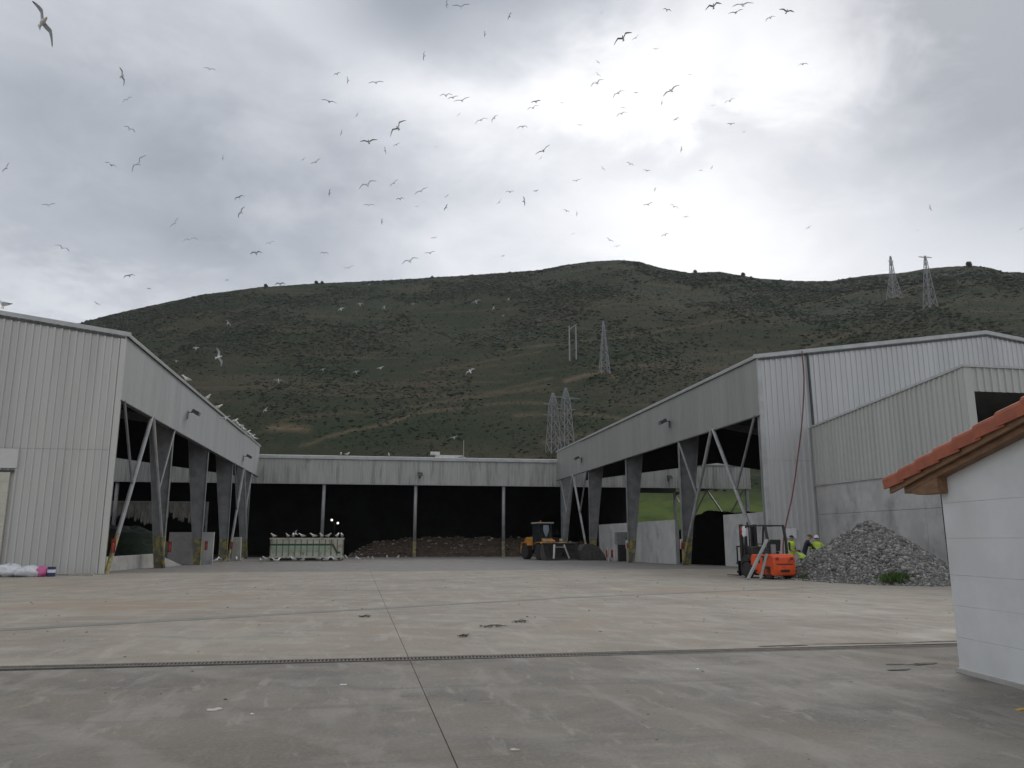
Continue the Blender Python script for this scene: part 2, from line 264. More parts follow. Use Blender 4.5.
# ------------------------------------------------------------------ mesh helpers
def worldloc(o):
    v = Vector((0, 0, 0))
    while o: v = v+o.location; o = o.parent
    return v
def tag(o, label=None, cat=None, group=None, kind=None):
    for k, v in (('label', label), ('category', cat), ('group', group), ('kind', kind)):
        if v: o[k] = v
    return o
def thing(name, label, cat, loc=(0, 0, 0), rz=0, group=None):
    o = bpy.data.objects.new(name, None); o.empty_display_size = .3; COL.objects.link(o); o.location = loc; o.rotation_euler = (0, 0, rz)
    return tag(o, label, cat, group)
class MB:
    def __init__(s): s.v = []; s.f = []; s.mi = []
    def add(s, vs, fs, mi=0):
        b = len(s.v); s.v += [tuple(v) for v in vs]; s.f += [tuple(b+i for i in f) for f in fs]; s.mi += [mi]*len(fs); return s
    def box(s, x0, x1, y0, y1, z0, z1, mi=0):
        return s.add([(x0, y0, z0), (x1, y0, z0), (x1, y1, z0), (x0, y1, z0), (x0, y0, z1), (x1, y0, z1), (x1, y1, z1), (x0, y1, z1)],
                     [(3, 2, 1, 0), (4, 5, 6, 7), (0, 1, 5, 4), (1, 2, 6, 5), (2, 3, 7, 6), (3, 0, 4, 7)], mi)
    def bar(s, p, q, w, h=None, up=(0, 0, 1), mi=0):
        p = Vector(p); q = Vector(q); d = (q-p).normalized(); up = Vector(up); h = h or w
        if abs(d.dot(up)) > .98: up = Vector((0, 1, 0))
        a = d.cross(up).normalized()*w/2; b = a.cross(d).normalized()*h/2
        vs = [p-a-b, p+a-b, p+a+b, p-a+b, q-a-b, q+a-b, q+a+b, q-a+b]
        return s.add(vs, [(0, 1, 2, 3), (7, 6, 5, 4), (0, 4, 5, 1), (1, 5, 6, 2), (2, 6, 7, 3), (3, 7, 4, 0)], mi)
    def tube(s, pts, rs, n=8, mi=0, cap=True):
        pts = [Vector(p) for p in pts]; rs = rs if isinstance(rs, (list, tuple)) else [rs]*len(pts); vs = []; fs = []
        for i, p in enumerate(pts):
            d = (pts[min(i+1, len(pts)-1)]-pts[max(i-1, 0)]).normalized(); a = d.orthogonal() if i == 0 else (a-d*a.dot(d))
            a = a.normalized(); b = d.cross(a)
            vs += [p+(a*math.cos(t)+b*math.sin(t))*rs[i] for t in (2*math.pi*k/n for k in range(n))]
        for i in range(len(pts)-1):
            for k in range(n): fs.append((i*n+k, i*n+(k+1) % n, (i+1)*n+(k+1) % n, (i+1)*n+k))
        if cap: fs += [tuple(range(n))[::-1], tuple((len(pts)-1)*n+k for k in range(n))]
        return s.add(vs, fs, mi)
    def prism(s, poly, axis, a, b, mi=0):
        n = len(poly)
        def P(u, v, t): return {'x': (t, u, v), 'y': (u, t, v), 'z': (u, v, t)}[axis]
        vs = [P(u, v, a) for u, v in poly]+[P(u, v, b) for u, v in poly]
        fs = [tuple(range(n))[::-1], tuple(range(n, 2*n))]+[(i, (i+1) % n, n+(i+1) % n, n+i) for i in range(n)]
        return s.add(vs, fs, mi)
    def lathe(s, prof, c, axis='z', n=16, mi=0):
        vs = []; fs = []; c = Vector(c)
        for r, h in prof:
            for k in range(n):
                t = 2*math.pi*k/n; u, v = r*math.cos(t), r*math.sin(t)
                vs.append(c+Vector({'z': (u, v, h), 'y': (u, h, v), 'x': (h, u, v)}[axis]))
        for i in range(len(prof)-1):
            for k in range(n): fs.append((i*n+k, i*n+(k+1) % n, (i+1)*n+(k+1) % n, (i+1)*n+k))
        fs += [tuple(range(n)), tuple((len(prof)-1)*n+k for k in range(n))[::-1]]
        return s.add(vs, fs, mi)
    def mesh(s, name, mats, off=(0, 0, 0)):
        me = bpy.data.meshes.new(name); o = Vector(off); me.from_pydata([Vector(v)-o for v in s.v], [], s.f)
        for m in (mats if isinstance(mats, (list, tuple)) else [mats]): me.materials.append(m)
        if any(s.mi): me.polygons.foreach_set('material_index', s.mi)
        return me
    def build(s, name, mats, parent=None, local=False, bevel=0, smooth=False, fixn=True):
        """world coordinates under an unrotated parent, or local=True for coordinates in the parent's frame"""
        off = Vector((0, 0, 0)) if (local or parent is None) else worldloc(parent)
        me = s.mesh(name, mats, off)
        if fixn:
            import bmesh
            bm = bmesh.new(); bm.from_mesh(me); bmesh.ops.recalc_face_normals(bm, faces=bm.faces); bm.to_mesh(me); bm.free()
        o = bpy.data.objects.new(name, me); COL.objects.link(o); o.parent = parent
        if smooth: me.polygons.foreach_set('use_smooth', [True]*len(me.polygons))
        if bevel:
            b = o.modifiers.new('bevel', 'BEVEL'); b.width = bevel; b.segments = 2; b.limit_method = 'ANGLE'; b.angle_limit = math.radians(40)
        return o
def single(mb, name, mats, label, cat, group=None, loc=None, **k):
    """a thing that is one mesh, its origin at loc"""
    if loc is not None: mb.v = [tuple(Vector(v)-Vector(loc)) for v in mb.v]
    o = mb.build(name, mats, **k); o.location = loc or (0, 0, 0); return tag(o, label, cat, group)
def smoothstep(a, b, x): t = min(1, max(0, (x-a)/(b-a))); return t*t*(3-2*t)
def gz(y): return -.26*smoothstep(42, 68, y)         # the yard falls a little towards the back hall

# ------------------------------------------------------------------ ground and yard
def sheet(mb, x0, x1, ys, top, bottom):
    """slab between x0(y) and x1(y) following the yard's fall"""
    n = len(ys); vs = []; fs = []
    for y in ys:
        a = x0(y) if callable(x0) else x0; b = x1(y) if callable(x1) else x1; z = gz(y)
        vs += [(a, y, z+top), (b, y, z+top), (a, y, z+bottom), (b, y, z+bottom)]
    for i in range(n-1):
        p, q = 4*i, 4*i+4
        fs += [(p, p+1, q+1, q), (p+2, q+2, q+3, p+3), (p, q, q+2, p+2), (p+1, p+3, q+3, q+1)]
    fs += [(0, 2, 3, 1), (4*n-4, 4*n-3, 4*n-1, 4*n-2)]; return mb.add(vs, fs)
g = MB(); g.add([(-700, -60, -.55), (800, -60, -.55), (800, 900, -.55), (-700, 900, -.55)], [(0, 1, 2, 3)])
tag(g.build('ground', FIELD), kind='structure')
yard = thing('concrete_yard', None, None); yard['kind'] = 'structure'
jx = lambda y: .66-.019*(y-6)            # the long joint
J = .0045
YD = lambda x: 11.44-.016*(x-2)          # the drain's line
def ysplit(a, b, k): return [a+(b-a)*i/k for i in range(k+1)]
D0, D1 = 11.36, 11.62
sheet(MB(), -32, lambda y: jx(y)-J, [-12, D0-.09], 0, -.3).build('slab', SLAB_NEAR, yard)
sheet(MB(), lambda y: jx(y)+J, 40, [-12, D0-.09], 0, -.3).build('slab', SLAB_NEAR, yard)
sheet(MB(), -44, lambda y: jx(y)-J, ysplit(D1+.03, 43, 3), 0, -.3).build('slab', SLAB_FAR, yard)
sheet(MB(), lambda y: jx(y)+J, 52, ysplit(D1+.03, 43, 3), 0, -.3).build('slab', SLAB_FAR, yard)
sheet(MB(), -60, 62, ysplit(43.03, 126, 30), 0, -.25).build('slab', APRON, yard)
sheet(MB(), -60, 62, ysplit(-12, 126, 40), -.03, -.28).build('joint_bed', JOINT, yard)
tp = [(-9.6, 14.75), (-3, 18.1), (2, 20.7), (5.3, 22.4), (9, 23.8), (14, 25.2)]; tm = MB()
for i, (x, y) in enumerate(tp):
    w = .17+.05*math.sin(i*2.1); tm.v += [(x+w*.45, y-w, .004), (x-w*.45, y+w, .004)]
    if i: b = 2*i; tm.f.append((b-2, b, b+1, b-1)); tm.mi.append(0)
tm.build('trench_patch', TRENCH, yard)
def blot(mb, cx, cy, rx, ry, z=.004, n=26, seed=0, rot=0):
    r = random.Random(seed); ph = [r.uniform(0, 6.28) for _ in range(5)]; vs = [(cx, cy, z)]
    for k in range(n):
        t = 2*math.pi*k/n; q = 1+sum(math.sin((j+2)*t+ph[j])*.17/(j*.5+1) for j in range(5)); u, v = rx*q*math.cos(t), ry*q*math.sin(t)
        vs.append((cx+u*math.cos(rot)-v*math.sin(rot), cy+u*math.sin(rot)+v*math.cos(rot), z))
    return mb.add(vs, [(0, 1+k, 1+(k+1) % n) for k in range(n)])
for i, (x, y, rx, ry, rt) in enumerate([(7.0, 9.78, .34, .10, .05), (6.55, 9.42, .22, .05, 0), (8.1, 11.86, 1.6, .05, -.02), (6.4, 11.80, .55, .07, 0)]):
    r_ = random.Random(i+50); m_ = MB()
    for q_ in range(7):
        u_ = r_.uniform(-1, 1); f_ = r_.uniform(.15, .45); blot(m_, x+u_*rx*.85, y+u_*rx*rt+r_.uniform(-.7, .7)*ry, rx*f_, ry*f_*r_.uniform(.7, 1.5), z=.004+q_*.0006, seed=i*9+q_, rot=rt+r_.uniform(-.2, .2))
    m_.build('damp_stain', WETSPOT, yard)

# drain channel across the yard, one grate after another
drain = thing('drain_channel', 'long slotted drain grating running across the yard concrete', 'drain', (0, 11.46, 0))
YC = lambda x: 11.49-.015*x
dm = MB()
for sgn in (-1, 1):
    dm.add([(-20, YC(-20)+sgn*.115-.02, -.2), (12, YC(12)+sgn*.115-.02, -.2), (12, YC(12)+sgn*.115+.02, -.2), (-20, YC(-20)+sgn*.115+.02, -.2),
            (-20, YC(-20)+sgn*.115-.02, .003), (12, YC(12)+sgn*.115-.02, .003), (12, YC(12)+sgn*.115+.02, .003), (-20, YC(-20)+sgn*.115+.02, .003)],
           [(3, 2, 1, 0), (4, 5, 6, 7), (0, 1, 5, 4), (1, 2, 6, 5), (2, 3, 7, 6), (3, 0, 4, 7)])
dm.build('channel_edge', RUST, drain)
gm = MB()
gm.box(.0, .99, -.090, -.070, -.03, .0); gm.box(.0, .99, .070, .090, -.03, .0)
for k in range(20): gm.box(.01+k*.05, .032+k*.05, -.071, .071, -.03, -.001)
gme = gm.mesh('grate', RUST)
for k in range(32):
    o = bpy.data.objects.new('grate', gme); COL.objects.link(o); o.parent = drain; x = -20+k
    o.location = Vector((x, YC(x+.5), .002))-drain.location; o.rotation_euler = (0, 0, -.015)

# ------------------------------------------------------------------ hill
RIDGE = [(-500, 470), (-250, 420), (-80, 372), (20, 343), (90, 320), (130, 310), (200, 295), (260, 287), (320, 283), (440, 277), (500, 273), (540, 270), (565, 265), (590, 261.5), (620, 260), (640, 262),
         (660, 268), (690, 273), (720, 272), (745, 276), (760, 278.5), (800, 281), (830, 281), (855, 277), (880, 274), (900, 273), (925, 269), (945, 267), (975, 265.5), (990, 268), (1005, 272), (1024, 273), (1060, 272), (1150, 285), (1300, 320), (1600, 400)]
RA = []; RE = []
for x, y in RIDGE:
    d = ray(x, y); RA.append(math.atan2(d.x, d.y)); RE.append(d.z/math.hypot(d.x, d.y))
RA = np.array(RA); RE = np.array(RE)
wd = [(rng.uniform(.004, .012), rng.uniform(0, 6.28), rng.uniform(0, 6.28)) for _ in range(9)]+[(rng.uniform(.02, .05), rng.uniform(0, 6.28), rng.uniform(0, 6.28)) for _ in range(9)]
R0 = 128.0
def ridge_r(az): return 720+70*np.sin(az*5.1+1.2)+40*np.sin(az*13+.4)
def hill_z(az, t):
    """height over the unit fall line t: 0 at the foot, 1 on the crest"""
    R = ridge_r(az); zr = R*np.interp(az, RA, RE)+1.6; r = R0+(R-R0)*t; x = r*np.sin(az); y = r*np.cos(az)
    nn = 0
    for i, (k, a, p) in enumerate(wd): nn = nn+np.sin(k*(x*math.cos(a)+y*math.sin(a))+p)*(1.0 if i < 9 else .28)
    env = np.clip(t*(1-t)*4, 0, 1)*np.clip((t)*6, 0, 1)
    up = -.6+(zr+.6)*(t*.90+.10*t*t)+nn*2.6*env
    dn = zr-(t-1)*R*.75
    return np.where(t <= 1, up, dn), r
def hill_pt(az, t):
    z, r = hill_z(np.float64(az), np.float64(t)); return Vector((float(r)*math.sin(az), float(r)*math.cos(az), float(z)))
def hill_hit(px, py):
    d = ray(px, py); az = math.atan2(d.x, d.y); el = d.z/math.hypot(d.x, d.y)
    for t in np.linspace(.02, .995, 800):
        p = hill_pt(az, t)
        if (p.z-1.6)/math.hypot(p.x, p.y) >= el: return p
    return hill_pt(az, .99)
NA, NT = 640, 300
AZ = np.linspace(-.85, 1.05, NA); TT = np.concatenate([np.linspace(0, 1, NT-40), np.linspace(1.01, 1.35, 40)])
A2, T2 = np.meshgrid(AZ, TT); Z2, R2 = hill_z(A2, T2); X2 = R2*np.sin(A2); Y2 = R2*np.cos(A2)
fine = (rng.random(Z2.shape)-.5)*np.clip(T2*8, 0, 1); Z2 = Z2+fine*.5
me = bpy.data.meshes.new('hillside'); nv = NA*NT
me.vertices.add(nv); me.vertices.foreach_set('co', np.stack([X2, Y2, Z2], -1).astype(np.float32).ravel())
ii = np.arange(NT-1)[:, None]*NA+np.arange(NA-1)[None, :]; q = np.stack([ii, ii+1, ii+NA+1, ii+NA], -1).reshape(-1, 4)
me.loops.add(q.size); me.loops.foreach_set('vertex_index', q.ravel().astype(np.int32)); me.polygons.add(len(q))
me.polygons.foreach_set('loop_start', np.arange(0, q.size, 4).astype(np.int32)); me.update(calc_edges=True)
me.polygons.foreach_set('use_smooth', np.ones(len(q), bool))
# tracks, bare banks and the mown grass at the foot are the hill's own cover
dx, dy, dz = X2, Y2, Z2-1.6; wz = dx*FW.x+dy*FW.y+dz*FW.z
PX = 512+F*(dx*RT.x+dy*RT.y)/wz; PY = 384-F*(dx*UP.x+dy*UP.y+dz*UP.z)/wz
trk = np.zeros_like(PX)
def track(pts, w, amt):
    for (x0, y0), (x1, y1) in zip(pts[:-1], pts[1:]):
        L2 = (x1-x0)**2+(y1-y0)**2; s = np.clip(((PX-x0)*(x1-x0)+(PY-y0)*(y1-y0))/L2, 0, 1)
        dd = np.hypot((PX-x0-s*(x1-x0))*.6, PY-y0-s*(y1-y0)); trk[:] = np.maximum(trk, amt*np.clip(1.4-dd/w, 0, 1))
track([(300, 447), (324, 438), (350, 431), (385, 424), (420, 412), (462, 408)], 1.6, .8)
track([(470, 407), (510, 402), (556, 404)], 1.8, .5)
track([(250, 436), (290, 418), (340, 414)], 1.5, .5)
track([(272, 428), (289, 427.5), (306, 429)], 3.6, 1.0)
track([(340, 413), (400, 409), (470, 398), (549, 385)], 1.8, .5)
track([(500, 350), (560, 344), (628, 335), (680, 328), (730, 319), (790, 307), (827, 301), (858, 289)], 1.5, .5)
track([(480, 396), (510, 388), (551, 378)], 1.5, .45)
track([(566, 381), (585, 375), (604, 372), (616, 378)], 2.2, .9)
track([(515, 416), (560, 413), (600, 415), (628, 420)], 1.8, .6)
track([(545, 442), (580, 436), (620, 432)], 3.2, .5)
track([(807, 347), (835, 339), (858, 332)], 1.5, .6)
track([(420, 372), (480, 362), (540, 352)], 1.2, .35)
track([(640, 366), (700, 356), (760, 350)], 1.2, .3)
grs = np.clip((.06-T2)/.02, 0, 1)
cv = np.stack([trk, grs, np.zeros_like(trk), np.ones_like(trk)], -1).astype(np.float32)
ca = me.color_attributes.new('cover', 'FLOAT_COLOR', 'POINT'); ca.data.foreach_set('color', cv.ravel())
me.materials.append(HILLM); ho = bpy.data.objects.new('hillside', me); COL.objects.link(ho); tag(ho, kind='structure')

ICO_V = []; ph_ = (1+5**.5)/2
for a, b in ((-1, ph_), (1, ph_), (-1, -ph_), (1, -ph_)): ICO_V += [(a, b, 0)]
for a, b in ((-1, ph_), (1, ph_), (-1, -ph_), (1, -ph_)): ICO_V += [(0, a, b)]
for a, b in ((-1, ph_), (1, ph_), (-1, -ph_), (1, -ph_)): ICO_V += [(b, 0, a)]
ICO_V = np.array(ICO_V)/math.hypot(1, ph_)
ICO_F = np.array([(0, 11, 5), (0, 5, 1), (0, 1, 7), (0, 7, 10), (0, 10, 11), (1, 5, 9), (5, 11, 4), (11, 10, 2), (10, 7, 6), (7, 1, 8), (3, 9, 4), (3, 4, 2), (3, 2, 6), (3, 6, 8), (3, 8, 9), (4, 9, 5), (2, 4, 11), (6, 2, 10), (8, 6, 7), (9, 8, 1)])
def lumps(name, C, R, tone, m, jit=.28, flat=.7, parent=None, off=(0, 0, 0)):
    """many small uneven lumps (scrub, stones, litter) as one mesh"""
    n = len(C); V = ICO_V[None]*(1+rng.uniform(-jit, jit, (n, 12, 1)))*R[:, None, None]*np.array([1, 1, flat])
    th = rng.uniform(0, 6.28, n); c, s = np.cos(th)[:, None], np.sin(th)[:, None]
    V = np.stack([V[:, :, 0]*c-V[:, :, 1]*s, V[:, :, 0]*s+V[:, :, 1]*c, V[:, :, 2]], -1)+C[:, None]-np.array(off)
    Fc = (ICO_F[None]+12*np.arange(n)[:, None, None]).reshape(-1, 3); me = bpy.data.meshes.new(name)
    me.vertices.add(12*n); me.vertices.foreach_set('co', V.astype(np.float32).ravel()); me.loops.add(Fc.size); me.loops.foreach_set('vertex_index', Fc.ravel().astype(np.int32))
    me.polygons.add(len(Fc)); me.polygons.foreach_set('loop_start', np.arange(0, Fc.size, 3).astype(np.int32)); me.update(calc_edges=True)
    a = me.attributes.new('tone', 'FLOAT', 'POINT'); a.data.foreach_set('value', np.repeat(tone, 12).astype(np.float32))
    me.materials.append(m); o = bpy.data.objects.new(name, me); COL.objects.link(o); o.parent = parent; return tag(o, kind='stuff')
NB = 100000
az = rng.uniform(-.62, .82, NB); t = .055+.945*rng.uniform(.0, 1.0, NB)**.9
den = np.sin(az*17+t*7)+np.sin(az*31-t*13+2)+.9*np.sin(az*8+t*21+4)+.7*np.sin(az*58+t*33)+.5*np.sin(az*110-t*70+1)+rng.normal(0, .75, NB); keep = den > .05; az = az[keep]; t = t[keep]
z, r = hill_z(az, t); rad = r*(.0006+rng.gamma(2.0, .0005, len(az))); rad *= np.where(rng.random(len(az)) < .02, 1.7, 1.0); rad = np.minimum(rad, r*np.where(t > .965, .0018, .0045))
C = np.stack([r*np.sin(az), r*np.cos(az), z-rad*.05], -1)
lumps('heath_scrub', C, rad, np.clip(rng.beta(1.5, 2.4, len(az)), 0, 1), SCRUBM, .45, .45)
n3 = 42000; az3 = rng.uniform(-.6, .8, n3); t3 = .055+.94*rng.random(n3); z, r = hill_z(az3, t3); rad = r*rng.uniform(.0004, .0011, n3)
lumps('heath_tussocks', np.stack([r*np.sin(az3), r*np.cos(az3), z-rad*.05], -1), rad, rng.beta(2, 2, n3), SCRUBM, .45, .5)
n2 = 900; az2 = rng.normal(.60, .08, n2); t2 = np.clip(rng.normal(.90, .028, n2), .8, .96); z, r = hill_z(az2, t2); rad = rng.uniform(1.2, 3.2, n2)
lumps('dark_thicket', np.stack([r*np.sin(az2), r*np.cos(az2), z+rad*.2], -1), rad, rng.uniform(0, .4, n2), SCRUBM, .4, .8)

def crown_leaves(mb, c, rx, rz, n, size, r):
    for _ in range(n):
        v = Vector((r.gauss(0, 1), r.gauss(0, 1), r.gauss(0, 1))).normalized()*(r.random()**.4); p = Vector(c)+Vector((v.x*rx, v.y*rx, v.z*rz))
        a = Vector((r.gauss(0, 1), r.gauss(0, 1), r.gauss(0, 1))).normalized(); b = a.orthogonal().normalized(); e = size*r.uniform(.5, 1.3)
        mb.add([p-a*e, p+b*e*.6, p+a*e, p-b*e*.6], [(0, 1, 2, 3)])
for i, (px, py, h, lb) in enumerate([(265.5, 287, 5.2, 'small dark round tree alone on the left shoulder of the ridge'), (316, 284, 5.5, 'pale wide bush on the ridge between two small trees'),
        (322, 283.5, 4.2, 'low bush on the ridge just right of the pale wide bush'), (432, 278, 4.0, 'little bush on the ridge above the middle of the hill'),
        (695, 273.5, 5.5, 'dark bush clump on the ridge right of the rounded summit'), (743, 277, 6, 'bush at the end of the dip right of the summit'), (969, 267, 7, 'dark tree clump on the highest point of the right ridge')]):
    d = ray(px, py); p = hill_pt(math.atan2(d.x, d.y), .992); r = random.Random(i); h *= .6
    T = thing('ridge_tree', lb, 'tree', p-Vector((0, 0, .4)), group='trees on the ridge')
    MB().tube([(0, 0, 0), (.1, 0, h*.3), (.2, .1, h*.7)], [.3, .22, .08], 6).build('trunk', BARK, T, local=True)
    m = MB(); crown_leaves(m, (.1, 0, h*.62), h*.42, h*.38, 420, .8, r); crown_leaves(m, (h*.3, 0, h*.45), h*.25, h*.25, 200, .7, r); m.build('crown', LEAFD, T, local=True, fixn=False)

# ------------------------------------------------------------------ pylons
def lattice(mb, w0, w1, h, th, n, z0=0, cx=0, cy=0):
    lev = [z0+h*(1-(1-i/n)**1.25) for i in range(n+1)]
    def c(z, sx, sy): w = w0+(w1-w0)*(z-z0)/h; return (cx+sx*w/2, cy+sy*w/2, z)
    Q = [(-1, -1), (1, -1), (1, 1), (-1, 1)]
    for a in Q: mb.bar(c(z0, *a), c(z0+h, *a), th)
    for i in range(n):
        for k in range(4):
            a, b = Q[k], Q[(k+1) % 4]; mb.bar(c(lev[i], *a), c(lev[i+1], *b), th*.6); mb.bar(c(lev[i], *b), c(lev[i+1], *a), th*.6); mb.bar(c(lev[i+1], *a), c(lev[i+1], *b), th*.6)
def pylon(px, pyb, pyt, label, w0f, arms, th, rz=0, n=7, body=.8, tr=.4, horns=1):
    p = hill_hit(px, pyb); dist = (p-EYE).length; e = ray(px, pyt); hd = math.hypot(p.x, p.y); H = (1.6+hd*e.z/math.hypot(e.x, e.y))-p.z
    T = thing('pylon', label, 'pylon', p-Vector((0, 0, .5)), rz, 'lattice pylons on the hillside'); w = H*w0f; sc = dist/790*th; wt = w*tr
    m = MB(); lattice(m, w, wt, H*body, sc, n)
    if horns == 1: lattice(m, wt, wt*.25, H*(1-body), sc, 3, H*body)
    else:
        for s_ in (-1, 1):
            for a in (0, 1): m.bar((s_*wt*.5*a, 0, H*body), (s_*wt*.9, 0, H), sc)
        m.bar((-wt*.6, 0, H*body), (wt*.6, 0, H*body), sc)
    m.build('lattice_tower', GALV, T, local=True)
    for z, a in arms:
        am = MB()
        for s in (-1, 1):
            am.bar((0, -.3, H*z), (s*a*H, 0, H*z+.2), sc*.8); am.bar((0, .3, H*z), (s*a*H, 0, H*z+.2), sc*.8); am.bar((0, 0, H*(z+.03)), (s*a*H, 0, H*z+.2), sc*.6)
        am.build('cross_arm', GALV, T, local=True)
    return T
pylon(604.5, 373, 320, 'slender lattice pylon standing alone on a bare pad halfway up the hill', .17, [(.82, .06), (.90, .05)], .45, n=6, body=.78, tr=.30)
pylon(553.5, 453, 391, 'left one of the two big lattice pylons just behind the back hall', .19, [(.80, .17), (.62, .19)], .48, rz=.3, n=5, tr=.5, body=.84)
pylon(566.5, 452, 386, 'right, taller one of the two big lattice pylons just behind the back hall', .19, [(.84, .26), (.66, .18)], .48, rz=.3, n=5, tr=.5, body=.82)
pylon(894.5, 299, 255, 'left pylon of the pair on the right ridge, with narrow head', .24, [(.88, .07)], .36, n=5, body=.55, tr=.35, horns=1)
pylon(930.5, 308, 254, 'right pylon of the pair on the right ridge, with crossarm on top', .17, [(.965, .14)], .36, n=5, body=.9, tr=.22, horns=1)
p = hill_hit(573, 360); e = ray(573, 326); H = 1.6+math.hypot(p.x, p.y)*e.z/math.hypot(e.x, e.y)-p.z; sc = p.length/790
T = thing('pole_pair', 'pair of plain posts joined at the top, left of the lone pylon', 'power pole', p-Vector((0, 0, .5)))
for s in (-1, 1): MB().tube([(s*3.4*sc, 0, 0), (s*3.4*sc, 0, H+.5)], [.75*sc, .6*sc], 6).build('pole', GALV, T, local=True)
MB().bar((-4.2*sc, 0, H-1.2), (4.2*sc, 0, H+1.2), .8*sc).build('crossbar', GALV, T, local=True)

# ------------------------------------------------------------------ sheet panels
PCACHE = {}
def panel(parent, P, ang, w, zb, zt0, zt1, m, ribs=3, depth=.065, name='cladding_panel'):
    """one profiled sheet: runs along +x of its frame, outside is -y; top may slope"""
    key = (round(w, 3), round(zb, 3), round(zt0, 3), round(zt1, 3), m.name, ribs, depth)
    if key not in PCACHE:
        pr = [(0, 0)]; p = w/ribs
        for k in range(ribs):
            a = k*p
            pr += [(a+p*.55, 0), (a+p*.62, -depth), (a+p*.86, -depth), (a+p*.93, 0)]
        pr += [(w-.004, 0), (w-.004, .03), (0, .03)]
        n = len(pr); top = lambda x: zt0+(zt1-zt0)*x/w
        vs = [(x, y, zb) for x, y in pr]+[(x, y, top(x)) for x, y in pr]
        fs = [(i, (i+1) % n, n+(i+1) % n, n+i) for i in range(n)]+[tuple(range(n))[::-1], tuple(range(n, 2*n))]
        mb = MB(); mb.add(vs, fs); PCACHE[key] = mb.mesh(name, m)
    o = bpy.data.objects.new(name, PCACHE[key]); COL.objects.link(o); o.parent = parent
    o.location = Vector(P)-worldloc(parent); o.rotation_euler = (0, 0, ang); return o

